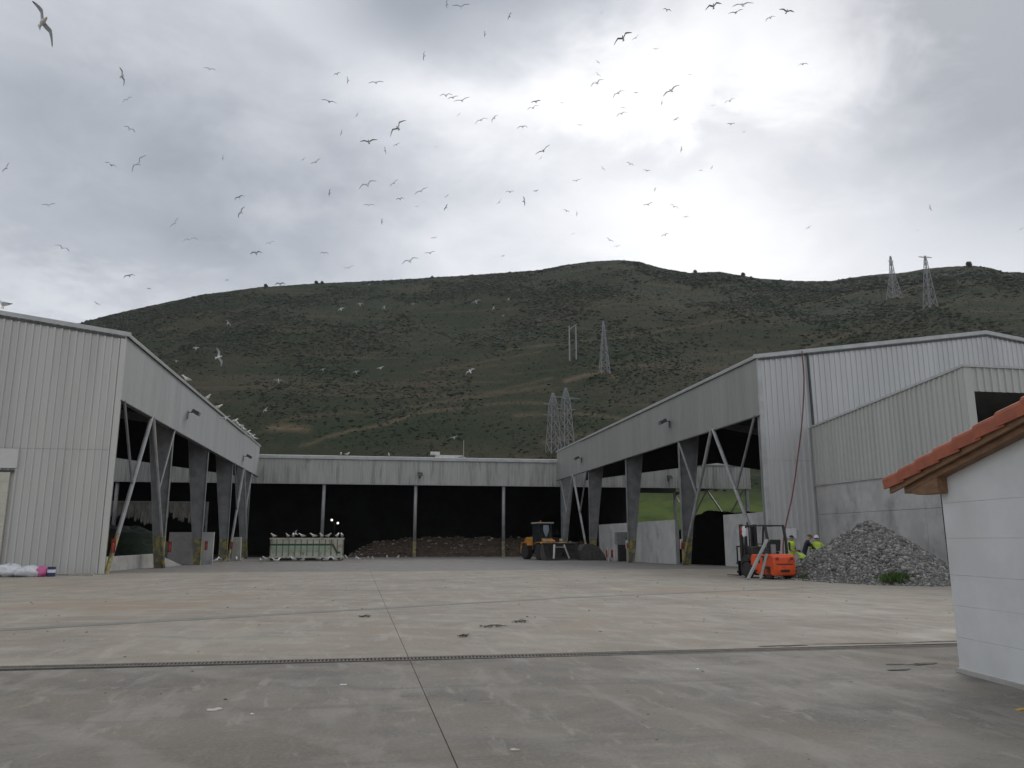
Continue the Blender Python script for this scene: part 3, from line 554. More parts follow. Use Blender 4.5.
# ------------------------------------------------------------------ the two open sheds
ZE, ZF, ZR, HALF = 11.75, 8.42, 13.8, 14.75
def shed(side, xe, Y0, Y1, spacing, ncol, gm, fm, label, loc, YR=79.0):
    s = side; T = thing('open_shed', label, 'shed', loc); xr, xf = xe+s*HALF, xe+s*2*HALF
    top = lambda x: ZE+(ZR-ZE)*(1-abs(x-xr)/HALF)
    x0, x1 = min(xe, xf), max(xe, xf); n = 29; w = (x1-x0-.41)/n; mid = 5.92
    for k in range(n):
        a = x0+.205+k*w
        panel(T, (a, Y0, 0), 0, w, .02, mid-.012, mid-.012, gm); panel(T, (a, Y0-.004, 0), 0, w, mid, top(a)-.06, top(a+w)-.06, gm)
    # corner and verge flashings
    for x in (xe, xf): MB().box(x-.02 if x == x0 else x-.2, x+.2 if x == x0 else x+.02, Y0-.075, Y0+.1, .0, ZE-.02).build('corner_flashing', TRIM if s > 0 else gm, T)
    vf = MB()
    for a, b in ((xe, xr), (xr, xf)):
        a2 = a-(s*.22 if a == xe else 0); b2 = b+(s*.22 if b == xf else 0); za, zb = top(a)-(.03 if a == xe else 0), top(b)-(.03 if b == xf else 0)
        vf.add([(a2, Y0-.12, za-.12), (b2, Y0-.12, zb-.12), (b2, Y0-.12, zb+.10), (a2, Y0-.12, za+.10), (a2, Y0+.06, za-.12), (b2, Y0+.06, zb-.12), (b2, Y0+.06, zb+.10), (a2, Y0+.06, za+.10)],
               [(0, 1, 2, 3), (7, 6, 5, 4), (0, 4, 5, 1), (3, 2, 6, 7), (0, 3, 7, 4), (1, 5, 6, 2)])
    vf.build('verge_flashing', TRIM, T); vd = MB()
    for a, b in ((xe, xr), (xr, xf)):
        vd.add([(a, Y0-.085, top(a)-.27), (b, Y0-.085, top(b)-.27), (b, Y0-.085, top(b)-.155), (a, Y0-.085, top(a)-.155), (a, Y0-.068, top(a)-.27), (b, Y0-.068, top(b)-.27), (b, Y0-.068, top(b)-.155), (a, Y0-.068, top(a)-.155)], [(0, 1, 2, 3), (7, 6, 5, 4), (0, 4, 5, 1), (3, 2, 6, 7), (0, 3, 7, 4), (1, 5, 6, 2)])
    vd.build('verge_shadow_strip', DARKTRIM, T)  # dark strip painted in as the shadow gap beneath the flashing
    rf = MB()  # roof cut short at the rear, shaped to let sky light reach the hall
    for a, b in ((xe-s*.12, xr), (xr, xf+s*.12)):
        za, zb = top(a) if a != xr else ZR, top(b) if b != xr else ZR
        rf.add([(a, Y0+.07, za), (b, Y0+.07, zb), (b, YR, zb), (a, YR, za), (a, Y0+.07, za-.12), (b, Y0+.07, zb-.12), (b, YR, zb-.12), (a, YR, za-.12)],
               [(0, 1, 2, 3), (7, 6, 5, 4), (0, 4, 5, 1), (2, 6, 7, 3), (0, 3, 7, 4), (1, 5, 6, 2)], 0)
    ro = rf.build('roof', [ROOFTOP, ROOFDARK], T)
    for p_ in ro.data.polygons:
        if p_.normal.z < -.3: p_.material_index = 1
    dc = MB()
    for a, b in ((xe+s*.4, xr), (xr, xf-s*.4)):
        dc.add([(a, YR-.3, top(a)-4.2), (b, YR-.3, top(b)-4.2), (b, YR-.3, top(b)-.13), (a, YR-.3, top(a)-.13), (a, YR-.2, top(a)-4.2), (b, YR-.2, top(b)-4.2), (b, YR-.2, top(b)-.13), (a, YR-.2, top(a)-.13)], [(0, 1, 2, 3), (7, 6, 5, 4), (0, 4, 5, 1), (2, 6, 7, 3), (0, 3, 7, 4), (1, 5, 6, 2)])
    dc.build('rear_shade_sheet', ROOFDARK, T)  # added dark sheet standing in for shade beneath the rear roof
    # long fascias over the open sides
    L = Y1-Y0-.26; k = int(round(L/1.15)); w = L/k
    for x, ang, o in ((xe, (math.pi/2 if s < 0 else -math.pi/2), 1), (xf, (-math.pi/2 if s < 0 else math.pi/2), -1)):
        for i in range(k):
            y = Y0+.13+i*w; yy = y if ang > 0 else y+w
            panel(T, (x, yy, 0), ang, w-.004, ZF, ZE-.05, ZE-.05, fm, 1, .012)
        e = MB(); e.box(min(x, x-s*o*.09), max(x, x-s*o*.09), Y0+.08, Y1+.1, ZE-.06, ZE+.08); e.build('eave_gutter', TRIM, T)
        e = MB(); e.box(x-.06, x+.06, Y0+.06, Y1, ZF-.07, ZF-.012); e.build('drip_edge', DARKTRIM, T)
        e = MB(); e.box(min(x+s*o*.08, x+s*o*.34), max(x+s*o*.08, x+s*o*.34), Y0+.2, Y1, ZF+.02, ZF+.5); e.build('edge_beam', STEEL, T)
    # tapered portal columns, rafters
    ys = [Y0+.45+spacing*i for i in range(ncol)]
    for j, y in enumerate(ys):
        for x, o in ((xe, 1), (xf, -1)):
            q = s*o; xo = x+q*.10; zb = gz(y); 
            if o < 0 and s < 0 and j > 2: pass
            depth = lambda z: .46+1.12*(z-zb)/(ZF+1.2-zb)
            def piece(za, zc, mb):
                i0, i1 = xo+q*depth(za), xo+q*depth(zc)
                mb.prism([(xo, za), (i0, za), (i1, zc), (xo, zc)], 'y', y-.012, y+.012)
                mb.box(min(xo, xo+q*.03), max(xo, xo+q*.03), y-.15, y+.15, za, zc)
                mb.add([(i0, y-.15, za), (i0+q*.03, y-.15, za), (i1+q*.03, y-.15, zc), (i1, y-.15, zc), (i0, y+.15, za), (i0+q*.03, y+.15, za), (i1+q*.03, y+.15, zc), (i1, y+.15, zc)],
                       [(0, 1, 2, 3), (7, 6, 5, 4), (0, 4, 5, 1), (1, 5, 6, 2), (2, 6, 7, 3), (3, 7, 4, 0)])
                return mb
            c = piece(zb+1.95, ZE-.35, MB()).build('column', STEEL, T)
            piece(zb, zb+1.945, MB()).build('painted_base', YELLOW, c)
        if y > YR: continue
        rm = MB()
        for a, b in ((xe, xr), (xf, xr)):
            q = 1 if b > a else -1; rm.bar((a+q*.3, y, top(a)-.55), (b, y, ZR-.45), .18, .7)
        rm.build('rafter', STEEL, T)
    # chevron bracing in the end bays
    def chevron(ya, yb, x, o):
        q = s*o; X = x+q*.0; yc = (ya+yb)/2; zt = ZF+.05; za, zb_ = gz(ya), gz(yb); A, B, Tp = Vector((X, ya+(.0 if ya == ys[0] else .2), za)), Vector((X, yb-.2, zb_)), Vector((X, yc, zt))
        for P_, sg in ((A, 1), (B, -1)):
            fr = 1.9/(zt-P_.z); M_ = P_+(Tp-P_)*fr
            b_ = MB().tube([M_, Tp-Vector((0, sg*.12, 0))], .11, 8).build('brace', STEEL_L, T); MB().tube([P_, M_], .112, 8).build('painted_foot', YELLOW, b_)
            mid_ = P_+(Tp-P_)*.52; yy = ya+.25 if sg > 0 else yb-.25
            MB().tube([(X, yy, zt), mid_], .075, 6).build('brace', STEEL, T)
    for x, o in ((xe, 1), (xf, -1)):
        chevron(ys[0], ys[1], x, o); chevron(ys[-2], ys[-1], x, o)
    return T, ys
LSHED, LYS = shed(-1, -12.5, 41.2, 90.2, 11.05, 5, GREENGREY, FASCIA, 'grey-green open-sided shed on the left with gulls along its eave', (-27.3, 65, 0))
RSHED, RYS = shed(1, 21.0, 40.3, 90.2, 12.0, 5, WHITESHEET, FASCIA_SHADE, 'white gabled open-sided shed on the right behind the gravel heap', (35.75, 65, 0))
# sliding door and its head box in the left gable
d = MB(); d.box(-20.4, -17.0, 41.05, 41.13, .05, 4.75)
for k in range(9): d.box(-20.4, -17.0, 41.035, 41.05, .15+k*.52, .15+k*.52+.40)
dd = d.build('sliding_door', mat('cream_door', (.55, .53, .44), (.48, .46, .38), 2, .5), LSHED); MB().box(-20.8, -16.75, 41.06, 41.12, 4.95, 5.88).build('door_head_box', mat('pale_head_board', (.58, .58, .55), (.53, .53, .50), 1, .5), LSHED)
MB().box(-20.6, -16.85, 41.05, 41.13, 4.76, 4.86).build('door_track', DARKTRIM, dd)
# dark tube standing in for the shadow gap on the right gable
MB().tube([(24.0, 40.14, 12.0), (24.04, 40.14, 7.9)], .07, 8).build('gap_shadow_tube', DARKTRIM, RSHED)

# ------------------------------------------------------------------ back hall
BX0, BX1, BY0, BY1 = -46.0, 45.3, 90.5, 115.0
HALL = thing('back_hall', 'long low hall across the end of the yard with dark open front', 'hall', (0, 102, gz(90)))
k = 80; w = (BX1-BX0)/k
for i in range(k): panel(HALL, (BX0+i*w, BY0, 0), 0, w, 7.78, 10.5, 10.5, BACKSHEET, 3, .10)
e = MB(); e.prism([(BY0-.22, 10.48), (BY0-.22, 10.82), (BY0-.05, 10.88), (BY0+.2, 10.88), (BY0+.2, 10.48)], 'x', BX0-.1, BX1+.1); e.build('eave_gutter', TRIM, HALL)
e = MB(); e.box(BX0, BX1, BY0-.05, BY0+.06, 7.70, 7.772); e.build('drip_edge', TRIM, HALL)
r = MB(); yr = (BY0+BY1)/2
for a, b in ((BY0+.21, yr), (yr, BY1+.3)):
    za, zb = (10.7, 11.95) if b == yr else (11.95, 10.7)
    r.add([(BX0, a, za), (BX1, a, za), (BX1, b, zb), (BX0, b, zb), (BX0, a, za-.14), (BX1, a, za-.14), (BX1, b, zb-.14), (BX0, b, zb-.14)], [(0, 1, 2, 3), (7, 6, 5, 4), (0, 4, 5, 1), (2, 6, 7, 3), (0, 3, 7, 4), (1, 5, 6, 2)])
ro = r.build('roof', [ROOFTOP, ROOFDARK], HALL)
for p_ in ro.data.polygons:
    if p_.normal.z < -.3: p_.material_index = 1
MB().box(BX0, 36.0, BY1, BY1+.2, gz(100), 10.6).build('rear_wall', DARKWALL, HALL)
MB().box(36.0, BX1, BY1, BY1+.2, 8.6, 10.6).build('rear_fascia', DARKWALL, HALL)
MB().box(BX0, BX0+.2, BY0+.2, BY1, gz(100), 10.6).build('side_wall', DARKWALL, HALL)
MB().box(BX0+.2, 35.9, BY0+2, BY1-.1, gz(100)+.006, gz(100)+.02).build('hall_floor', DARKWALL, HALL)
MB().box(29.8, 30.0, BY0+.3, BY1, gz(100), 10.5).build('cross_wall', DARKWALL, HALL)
for x in (-37.5, -27, -16, -5.45, 4.7, 14.8, 25.2):
    zb = gz(90); c = MB().tube([(x, BY0+.35, zb+1.7), (x, BY0+.35, 7.9)], .19, 12).build('column', STEEL_L, HALL, smooth=True)
    MB().tube([(x, BY0+.35, zb), (x, BY0+.35, zb+1.695)], .192, 12).build('painted_base', YELLOW, c)
for y in (BY0+.4, BY1-.4):
    MB().box(BX1-.55, BX1-.2, y-.2, y+.2, gz(90), 8.7).build('column', STEEL_L if y < 100 else STEEL, HALL)
for a, b in (((BX1-.35, BY0+.5, 0), (BX1-.35, yr, 8.3)), ((BX1-.35, BY1-.5, 0), (BX1-.35, yr, 8.3)), ((BX1-.35, BY0+.5, 8.2), (BX1-.35, BY0+6.2, 4.2)), ((BX1-.35, BY1-.5, 8.2), (BX1-.35, BY1-6.2, 4.2))):
    MB().tube([a, b], .12, 6).build('brace', STEEL_L, HALL)
MB().box(BX1-.2, BX1-.05, BY0+.2, BY1, 8.3, 8.7).build('side_beam', STEEL, HALL)
# ridge vent box on the hall roof
V = thing('roof_ventilator', 'pale ventilator box with thin mast on the back hall roof', 'ventilator', (9.4, 101.6, 11.75))
MB().box(-1.75, 1.75, -.4, .4, .0, .55).build('housing', OFFWHITE, V, local=True); MB().box(-2.35, -1.2, -.45, .45, .56, .95).build('cowl', OFFWHITE, V, local=True)
MB().box(1.2, 2.1, -.4, .4, -.05, .35).build('kerb', TRIM, V, local=True); MB().tube([(1.9, 0, .36), (1.9, 0, 2.6)], .05, 6).build('mast', GALV, V, local=True)
# torn strip curtain hanging in the hall behind the left shed
SC = thing('strip_curtain', 'torn pale strip curtain hanging in the dark behind the left shed', 'curtain', (-23, 91.6, 0))
MB().bar((-29, 91.6, 5.65), (-17.8, 91.6, 5.65), .12).build('rail', STEEL, SC)
MB().box(-29, -28.8, 91.5, 91.7, gz(91), 5.7).build('post', STEEL, SC); MB().box(-17.9, -17.7, 91.5, 91.7, gz(91), 5.7).build('post', STEEL, SC)
for i in range(34):
    x = -28.8+i*.323; zb = 3.75+.35*math.sin(i*.35)+random.uniform(-.35, .35)-(0 if i < 26 else (i-26)*.08); m = MB(); m.prism([(x, 5.6), (x+.31, 5.6), (x+.31+random.uniform(-.05, .05), zb+random.uniform(0, .3)), (x+.14, zb), (x+random.uniform(-.05, .05), zb+random.uniform(0, .4))], 'y', 91.58+(i % 2)*.03, 91.6+(i % 2)*.03); m.build('strip', STRIPM, SC)

def heap(x0, x1, y0, y1, h, nx=46, ny=18, seed=0, zb=None, rough=.25, fx=1.0):
    """a dumped heap: closed mound with an uneven crest"""
    r = np.random.default_rng(seed); xs = np.linspace(x0, x1, nx); ys = np.linspace(y0, y1, ny); vs = []; fs = []
    ph = r.uniform(0, 6.28, 8); zb = gz(y0) if zb is None else zb
    for j, y in enumerate(ys):
        for i, x in enumerate(xs):
            u = (x-x0)/(x1-x0)*2-1; v = (y-y0)/(y1-y0)*2-1
            e = max(0, 1-abs(u)**(6*fx))*max(0, 1-abs(v)**2.2)
            n = sum(math.sin((k+1)*1.1*x*.45+ph[k])*math.cos((k+1)*.9*y*.5+ph[k-3])/(k+1.5) for k in range(8))*.45+r.normal(0, .12)
            vs.append((x, y, zb+(h*e*(1+n*rough) if e > 0 else -.02)))
    for j in range(ny-1):
        for i in range(nx-1): a = j*nx+i; fs.append((a, a+1, a+nx+1, a+nx))
    return vs, fs
vs, fs = heap(-2.6, 28, 91.4, 100, 2.0, 70, 20, 3, rough=.45)
WH = thing('waste_heap', 'long brown heap of mixed waste inside the back hall', 'heap', (12, 95, gz(95)))
MB().add(vs, fs).build('heap_body', WASTE, WH, smooth=False)
n = 2600; vi = rng.integers(0, len(vs), n); A = np.array(vs)[vi]+rng.normal(0, .22, (n, 3))*np.array([1, 1, .12]); 
lumps('litter', A, rng.gamma(2, .03, n)+.03, np.clip(rng.beta(.6, 1.8, n), 0, 1), LITTER, .5, .5, WH, WH.location)
# lit work lights inside the hall
WL = thing('work_light', 'pair of lit white work lights on a dark stand inside the hall', 'work light', (-4.3, 95, gz(95)))
MB().tube([(0, 0, 0), (0, 0, 3.95)], .05, 6).build('mast', BLACK, WL, local=True)
for t_ in (0, 2.1, 4.2): MB().bar((0, 0, .5), (.7*math.cos(t_), .7*math.sin(t_), .01), .05).build('leg', BLACK, WL, local=True)
MB().bar((-.4, 0, 3.85), (.4, 0, 3.7), .05).build('crossbar', BLACK, WL, local=True)
EM = bpy.data.materials.new('lit_lamp'); EM.use_nodes = True; EM.node_tree.nodes['Principled BSDF'].inputs['Emission Color'].default_value = (1, .97, .92, 1); EM.node_tree.nodes['Principled BSDF'].inputs['Emission Strength'].default_value = 1.0
for x, z_ in ((-.36, 4.13), (.34, 3.78)):
    l = MB().lathe([(.08, .0), (.15, -.05), (.15, -.12)], (x, -.02, z_), 'y', 12).build('lamp_head', BLACK, WL, local=True)
    MB().lathe([(.135, -.122), (.11, -.145), (.02, -.15)], (x, -.02, z_), 'y', 12).build('lens', EM, l, local=True)

# ------------------------------------------------------------------ annex, concrete walls
AX = 23.9; AN = thing('annex', 'lean-to annex of corrugated sheet on a tall concrete wall behind the gravel', 'annex', (31, 34, 0))
ya, yb = 28.3, 40.16; n = 12; w = (yb-ya)/n; tp_ = lambda y: 8.68-(y-ya)/(yb-ya)*.94
for i in range(n):
    y = yb-i*w; panel(AN, (AX, y, 0), -math.pi/2, w, 4.58, tp_(y)-.05, tp_(y-w)-.05, ANNEXSHEET)
n = 14; w = 1.0
for i in range(n): panel(AN, (AX+.35+i*w, ya, 0), 0, w, 7.62, 8.62, 8.62, ANNEXSHEET)
MB().box(AX-.03, AX+.345, ya-.04, ya+.34, 4.6, 8.63).build('corner_flashing', ANNEXSHEET, AN)
for i in range(7): panel(AN, (AX+7.35+i, ya, 0), 0, 1, 4.6, 7.61, 7.61, ANNEXSHEET)
e = MB(); e.add([(AX-.1, ya-.1, 8.63), (AX+14.6, ya-.1, 8.63), (AX+14.6, yb, 7.7), (AX-.1, yb, 7.7), (AX-.1, ya-.1, 8.73), (AX+14.6, ya-.1, 8.73), (AX+14.6, yb, 7.8), (AX-.1, yb, 7.8)],
                [(3, 2, 1, 0), (4, 5, 6, 7), (0, 1, 5, 4), (1, 2, 6, 5), (2, 3, 7, 6), (3, 0, 4, 7)]); e.build('roof', TRIM, AN)
MB().box(AX-.05, AX+.02, ya, yb, 4.50, 4.572).build('drip_edge', TRIM, AN)
for i, (a, b) in enumerate(((ya-.05, 31.5), (31.512, 36.1), (36.112, yb))):
    MB().box(AX+.02, AX+.32, a, b, -.2, 2.95).build('wall_pour', CONC_WALL, AN, bevel=.008); MB().box(AX+.02, AX+.32, a, b, 2.962, 4.495).build('wall_pour', CONC_WALL, AN, bevel=.008)
MB().box(AX+.33, AX+14.5, ya, ya+.3, -.2, 4.55).build('front_wall', CONC_WALL, AN)
MB().box(AX+14.2, AX+14.5, ya+.31, yb, -.2, 7.6).build('rear_wall', DARKWALL, AN)
MB().tube([(AX-.06, 30.35, 4.4), (AX-.06, 30.3, .1)], .02, 8).build('conduit', DARKTRIM, AN)

CW = thing('concrete_wall', 'long waist-high grey concrete wall with a gap behind the right shed columns', 'wall', (22.2, 58, 0)); CW['label'] = 'tall grey concrete wall with a dark gap behind the right shed columns'
for a, b in ((40.9, 45.2), (45.21, 49.5), (58.1, 63.2), (63.21, 68.4), (68.41, 73.6), (73.61, 79)):
    MB().box(22.7, 23.0, a, b, gz(b)-.1, 3.22-.1*(a > 55)).build('wall_panel', CONC_WALL, CW, bevel=.01)
vs, fs = heap(23.05, 31, 47.5, 64, 3.6, 30, 34, 5, rough=.10, fx=1.6); vs = [(x, y, z) for x, y, z in vs]  # plain near-black mound filling the gap in the wall
single(MB().add(vs, fs), 'black_heap', BLACKHEAP, 'black heap seen through the gap of the concrete wall', 'heap', loc=(27, 56, gz(56)), smooth=True)
KB = thing('kerb_wall', 'low pale concrete kerb with ramped end under the left shed', 'kerb', (-13.9, 50, 0))
MB().box(-14.1, -13.7, 42.0, 55.5, gz(52)-.2, .72).build('kerb_block', CONC_PALE, KB, bevel=.02)
MB().prism([(55.52, gz(55)-.2), (63.5, gz(63)-.05), (55.52, .7)], 'x', -14.1, -13.7).build('ramp_end', CONC_PALE, KB)
vs, fs = heap(-27, -16.5, 68, 80, 3.0, 30, 20, 11, rough=.2, fx=.5)
single(MB().add(vs, fs), 'green_heap', mat('green_netting', (.02, .04, .022), (.012, .024, .014), 1.5, .9, bump=.5, bscale=3), 'dark green covered heap deep inside the left shed', 'heap', loc=(-21, 74, gz(74)))
single(MB().box(-15.5, -12.2, 66, 66.3, gz(66), 2.2), 'bay_wall', CONC_WALL, 'dim grey concrete bay wall inside the left shed', 'wall', loc=(-13.8, 66.1, gz(66)))
single(MB().prism([(-12.55, gz(77)), (-11.75, gz(77)), (-11.80, 1.85), (-12.5, 1.85)], 'y', 76.6, 77.3), 'concrete_block', CONC_PALE, 'upright pale concrete block beside the far left shed columns', 'block', loc=(-12.15, 77, gz(77)), bevel=.02)
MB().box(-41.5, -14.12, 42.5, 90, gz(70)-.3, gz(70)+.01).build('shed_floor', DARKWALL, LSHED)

# ------------------------------------------------------------------ white house with tiled roof
A_ = math.atan2(.14, 1.19); HO = thing('white_house', 'white rendered hut with red clay verge tiles at the right edge', 'house', (7.2, 9.15, 0), -A_)
# local frame: x to the right (into the house), y away from the camera; the corner is the origin
zs = [-.1, .42, .80, 1.17, 1.62, 2.06]; PT = .212; zt = lambda y: 2.54-PT*y
for a, b in zip(zs[:-1], zs[1:]): MB().box(0, 5, -5.6, 0, a+.0015, b-.0015).build('wall_course', WHITEWALL, HO, local=True, bevel=.003)
MB().prism([(-5.6, 2.064), (0, 2.064), (0, zt(0)-.13), (-5.6, zt(-5.6)-.13)], 'x', 0, 5).build('gable_wall', WHITEWALL, HO, local=True)
MB().box(.006, 4.99, -5.59, -.006, -.09, 2.07).build('wall_core', WHITEWALL, HO, local=True)
MB().box(-.03, 5.03, -5.6, .03, -.1, .05).build('plinth', CONC_PALE, HO, local=True)
def slope_bar(mb, x0, x1, y0, y1, b0, b1, mi=0):
    return mb.prism([(y0, zt(y0)+b0), (y1, zt(y1)+b0), (y1, zt(y1)+b1), (y0, zt(y0)+b1)], 'x', x0, x1, mi)
slope_bar(MB(), -.20, 5.2, -5.9, .86, -.035, -.004).build('roof_deck', TIMBER, HO, local=True)
slope_bar(MB(), -.14, -.004, -5.88, .62, -.19, -.037).build('barge_rafter', TIMBER, HO, local=True, bevel=.006)
slope_bar(MB(), -.205, -.165, -5.9, .88, -.12, -.002).build('barge_board', TIMBER, HO, local=True, bevel=.004)
for i, x in enumerate((-.13, .9, 1.9, 2.9, 3.9)):
    cz = zt(0)-.19
    MB().prism([(-.15, cz-.165), (.30, cz-.165), (.40, cz-.15), (.49, cz-.105), (.55, cz-.05), (.60, cz-.035), (.66, cz-.13*.2-.02), (.66, zt(.66)-.04), (-.15, zt(-.15)-.04)], 'x', x+(.0 if i else -.004), x+.17).build('corbel', TIMBER, HO, local=True, bevel=.006)
def tile_mesh(kind):
    m = MB(); L_, n = .50, 8
    if kind == 'verge':   # half-round cap with a skirt hanging over the barge board
        pr = [(-.085, -.10), (-.088, .02), (-.075, .055), (-.045, .075), (0, .082), (.045, .07), (.08, .03)]
    else: pr = [(.105*math.cos(math.pi*k/n), .085*math.sin(math.pi*k/n)) for k in range(n+1)][::-1]
    k = len(pr); th = .014
    inn = [(x*.86+(.012 if kind == 'verge' and i < 2 else 0), z-th if z > 0 else z) for i, (x, z) in enumerate(pr)]
    ring = pr+inn[::-1]; q = len(ring)
    vs = [(x*1.0, 0, z+.030) for x, z in ring]+[(x*.88, L_, z) for x, z in ring]
    m.add(vs, [(i, (i+1) % q, q+(i+1) % q, q+i) for i in range(q)]+[(i, i+1, q-2-i, q-1-i) for i in range(k-1)][::-1]+[(q+i, 2*q-1-i, 2*q-2-i, q+i+1) for i in range(k-1)])
    me = m.mesh('tile', TILE)
    import bmesh
    bm = bmesh.new(); bm.from_mesh(me); bmesh.ops.recalc_face_normals(bm, faces=bm.faces); bm.to_mesh(me); bm.free(); return me
tv, tf = tile_mesh('verge'), tile_mesh('field'); pitch = math.atan(PT); step = .42
for c in range(26):
    for i in range(16 if c else 16):
        o = bpy.data.objects.new('verge_tile' if c == 0 else 'roof_tile', tv if c == 0 else tf); COL.objects.link(o); o.parent = HO
        # each tile's thick end points down the slope (towards +y), its thin end under the next one up
        y = .95-i*step+random.uniform(-.01, .01); o.rotation_euler = (math.pi-0, 0, 0)
        o.rotation_euler = (pitch+random.uniform(-.008, .008), 0, math.pi+random.uniform(-.012, .012)); o.scale = (-1 if c == 0 else 1, 1, 1)
        o.location = (-.165+c*.215, y, zt(y)+.03)

# ------------------------------------------------------------------ fixtures on the sheds
def flood(label, P, face, parent=None):
    T = thing('floodlight', label, 'floodlight', P, face, 'floodlights on the fascias')
    # local: looks along -y; the wall is at y = 0
    MB().box(-.03, .03, -.42, -.01, -.02, .03).build('bracket', LAMPBODY, T, local=True); MB().box(-.09, .09, -.02, -.002, -.45, .1).build('back_plate', LAMPBODY, T, local=True)
    h = MB().prism([(-.78, .0), (-.36, .22), (-.24, .02), (-.68, -.24)], 'x', -.28, .28).build('housing', LAMPBODY, T, local=True, bevel=.02)
    MB().add([(-.24, -.775, -.02), (.24, -.775, -.02), (.24, -.69, -.225), (-.24, -.69, -.225)], [(0, 1, 2, 3)]).build('lens', LENS, h, local=True)
flood('floodlight halfway along the left shed fascia', (-12.44, 55.3, 10.0), math.pi/2)
flood('floodlight near the far lower end of the left shed fascia', (-12.44, 79.3, 9.5), math.pi/2)
flood('floodlight on the nearer half of the right shed fascia', (20.94, 53.9, 10.0), -math.pi/2)
flood('floodlight near the far end of the right shed fascia', (20.94, 78.8, 9.85), -math.pi/2)
flood('floodlight in the middle of the back hall fascia', (5.1, 90.4, 8.9), 0)
flood('floodlight on the back hall fascia seen through the right shed', (34.7, 90.4, 8.95), 0)

def extinguisher(label, P, rz, box=False):
    T = thing('fire_extinguisher', label, 'extinguisher', P, rz, 'fire extinguishers on the shed columns'); T.scale = (.85,)*3
    MB().lathe([(.02, 0), (.085, .01), (.09, .06), (.09, .44), (.06, .52), (.03, .55)], (0, -.13, 0), 'z', 12).build('cylinder', RED, T, local=True, smooth=True)
    MB().tube([(0, -.13, .55), (0, -.13, .62), (.08, -.16, .66)], .02, 6).build('valve', BLACK, T, local=True)
    MB().tube([(.04, -.16, .60), (.13, -.18, .45), (.11, -.18, .15)], .014, 5).build('hose', RUBBER, T, local=True)
    MB().box(-.12, .12, -.035, -.002, .0, .78).build('wall_plate', RED if box else PLASTICW, T, local=True)
extinguisher('red extinguisher by the near corner of the left shed', (-12.36, 41.9, 1.0), 0, True)
extinguisher('red extinguisher on the second column of the left shed', (-12.25, LYS[1]-.16, .85), 0, True)
extinguisher('red extinguisher on the third column of the left shed', (-12.25, LYS[2]-.16, .85), 0, True)
extinguisher('red extinguisher on the fourth column of the left shed', (-12.25, LYS[3]-.16, .8), 0, True)
extinguisher('white-backed extinguisher on the third column of the right shed', (20.95, RYS[2]-.16, .9), 0)
extinguisher('white-backed extinguisher on the second column of the right shed', (20.95, RYS[1]-.16, 1.0), 0)

SB = thing('sign_board', 'blank white board on the right gable behind the workers', 'sign', (22.26, 40.24, 1.7)); MB().box(-.32, .32, -.09, -.06, .0, .53).build('board', PLASTICW, SB, local=True); MB().box(-.05, .05, -.06, .0, -.02, .55).build('batten', STEEL, SB, local=True)
hp = []
for px, py, Y in ((802, 351, 40.05), (804, 380, 40.0), (802, 422, 39.85), (797, 463, 39.5), (792, 497, 39.0), (786, 524, 38.3), (783, 548, 37.8)):
    d = ray(px, py); hp.append(EYE+d*(Y/d.y))
hp += [hp[-1]+Vector((-.25, -.5, -1.05)), hp[-1]+Vector((-1.2, -1.3, -1.21))]
for v_ in hp: v_.z = max(v_.z, .04)
def spline(P, k=8):
    P = [Vector(p) for p in P]; P = [P[0]*2-P[1]]+P+[P[-1]*2-P[-2]]; out = []
    for i in range(1, len(P)-2):
        for j in range(k):
            t = j/k; a, b, c, d = P[i-1:i+3]; out.append(.5*((2*b)+(c-a)*t+(2*a-5*b+4*c-d)*t*t+(3*b-a-3*c+d)*t**3))
    return out+[P[-2]]
single(MB().tube(spline(hp), .035, 6), 'hose', HOSE, 'dark red hose hanging from the right gable roof down to the forklift', 'hose', loc=(23.6, 40.05, 0), smooth=True)

CB = thing('control_cabinet', 'grey control cabinet on a dark pedestal beside the concrete wall', 'cabinet', (21.9, 69.0, gz(69)))
MB().box(-.55, .45, -.3, .35, 1.45, 2.55).build('cabinet_box', GREYPAINT, CB, local=True, bevel=.02); MB().box(-.3, .35, -.2, .3, 0, 1.44).build('pedestal', BLACK, CB, local=True)
MB().box(-.5, .40, -.325, -.302, 1.52, 2.48).build('door', GREYPAINT, CB, local=True); MB().box(.28, .33, -.36, -.327, 1.9, 2.1).build('handle', BLACK, CB, local=True)
BR = thing('warning_barrier', 'small red and white warning barrier leaning near the grey cabinet', 'barrier', (20.75, 68.6, gz(69)))
for i in range(4): MB().box(-.42+i*.21, -.212+i*.21, -.04, .04, .35, 1.0).build('stripe_board', RED if i % 2 == 0 else OFFWHITE, BR, local=True)
for x in (-.3, .3): MB().bar((x, -.25, 0), (x, 0, 1.25), .05).build('leg', OFFWHITE, BR, local=True); MB().bar((x, .25, 0), (x, .045, .95), .05).build('leg', OFFWHITE, BR, local=True)

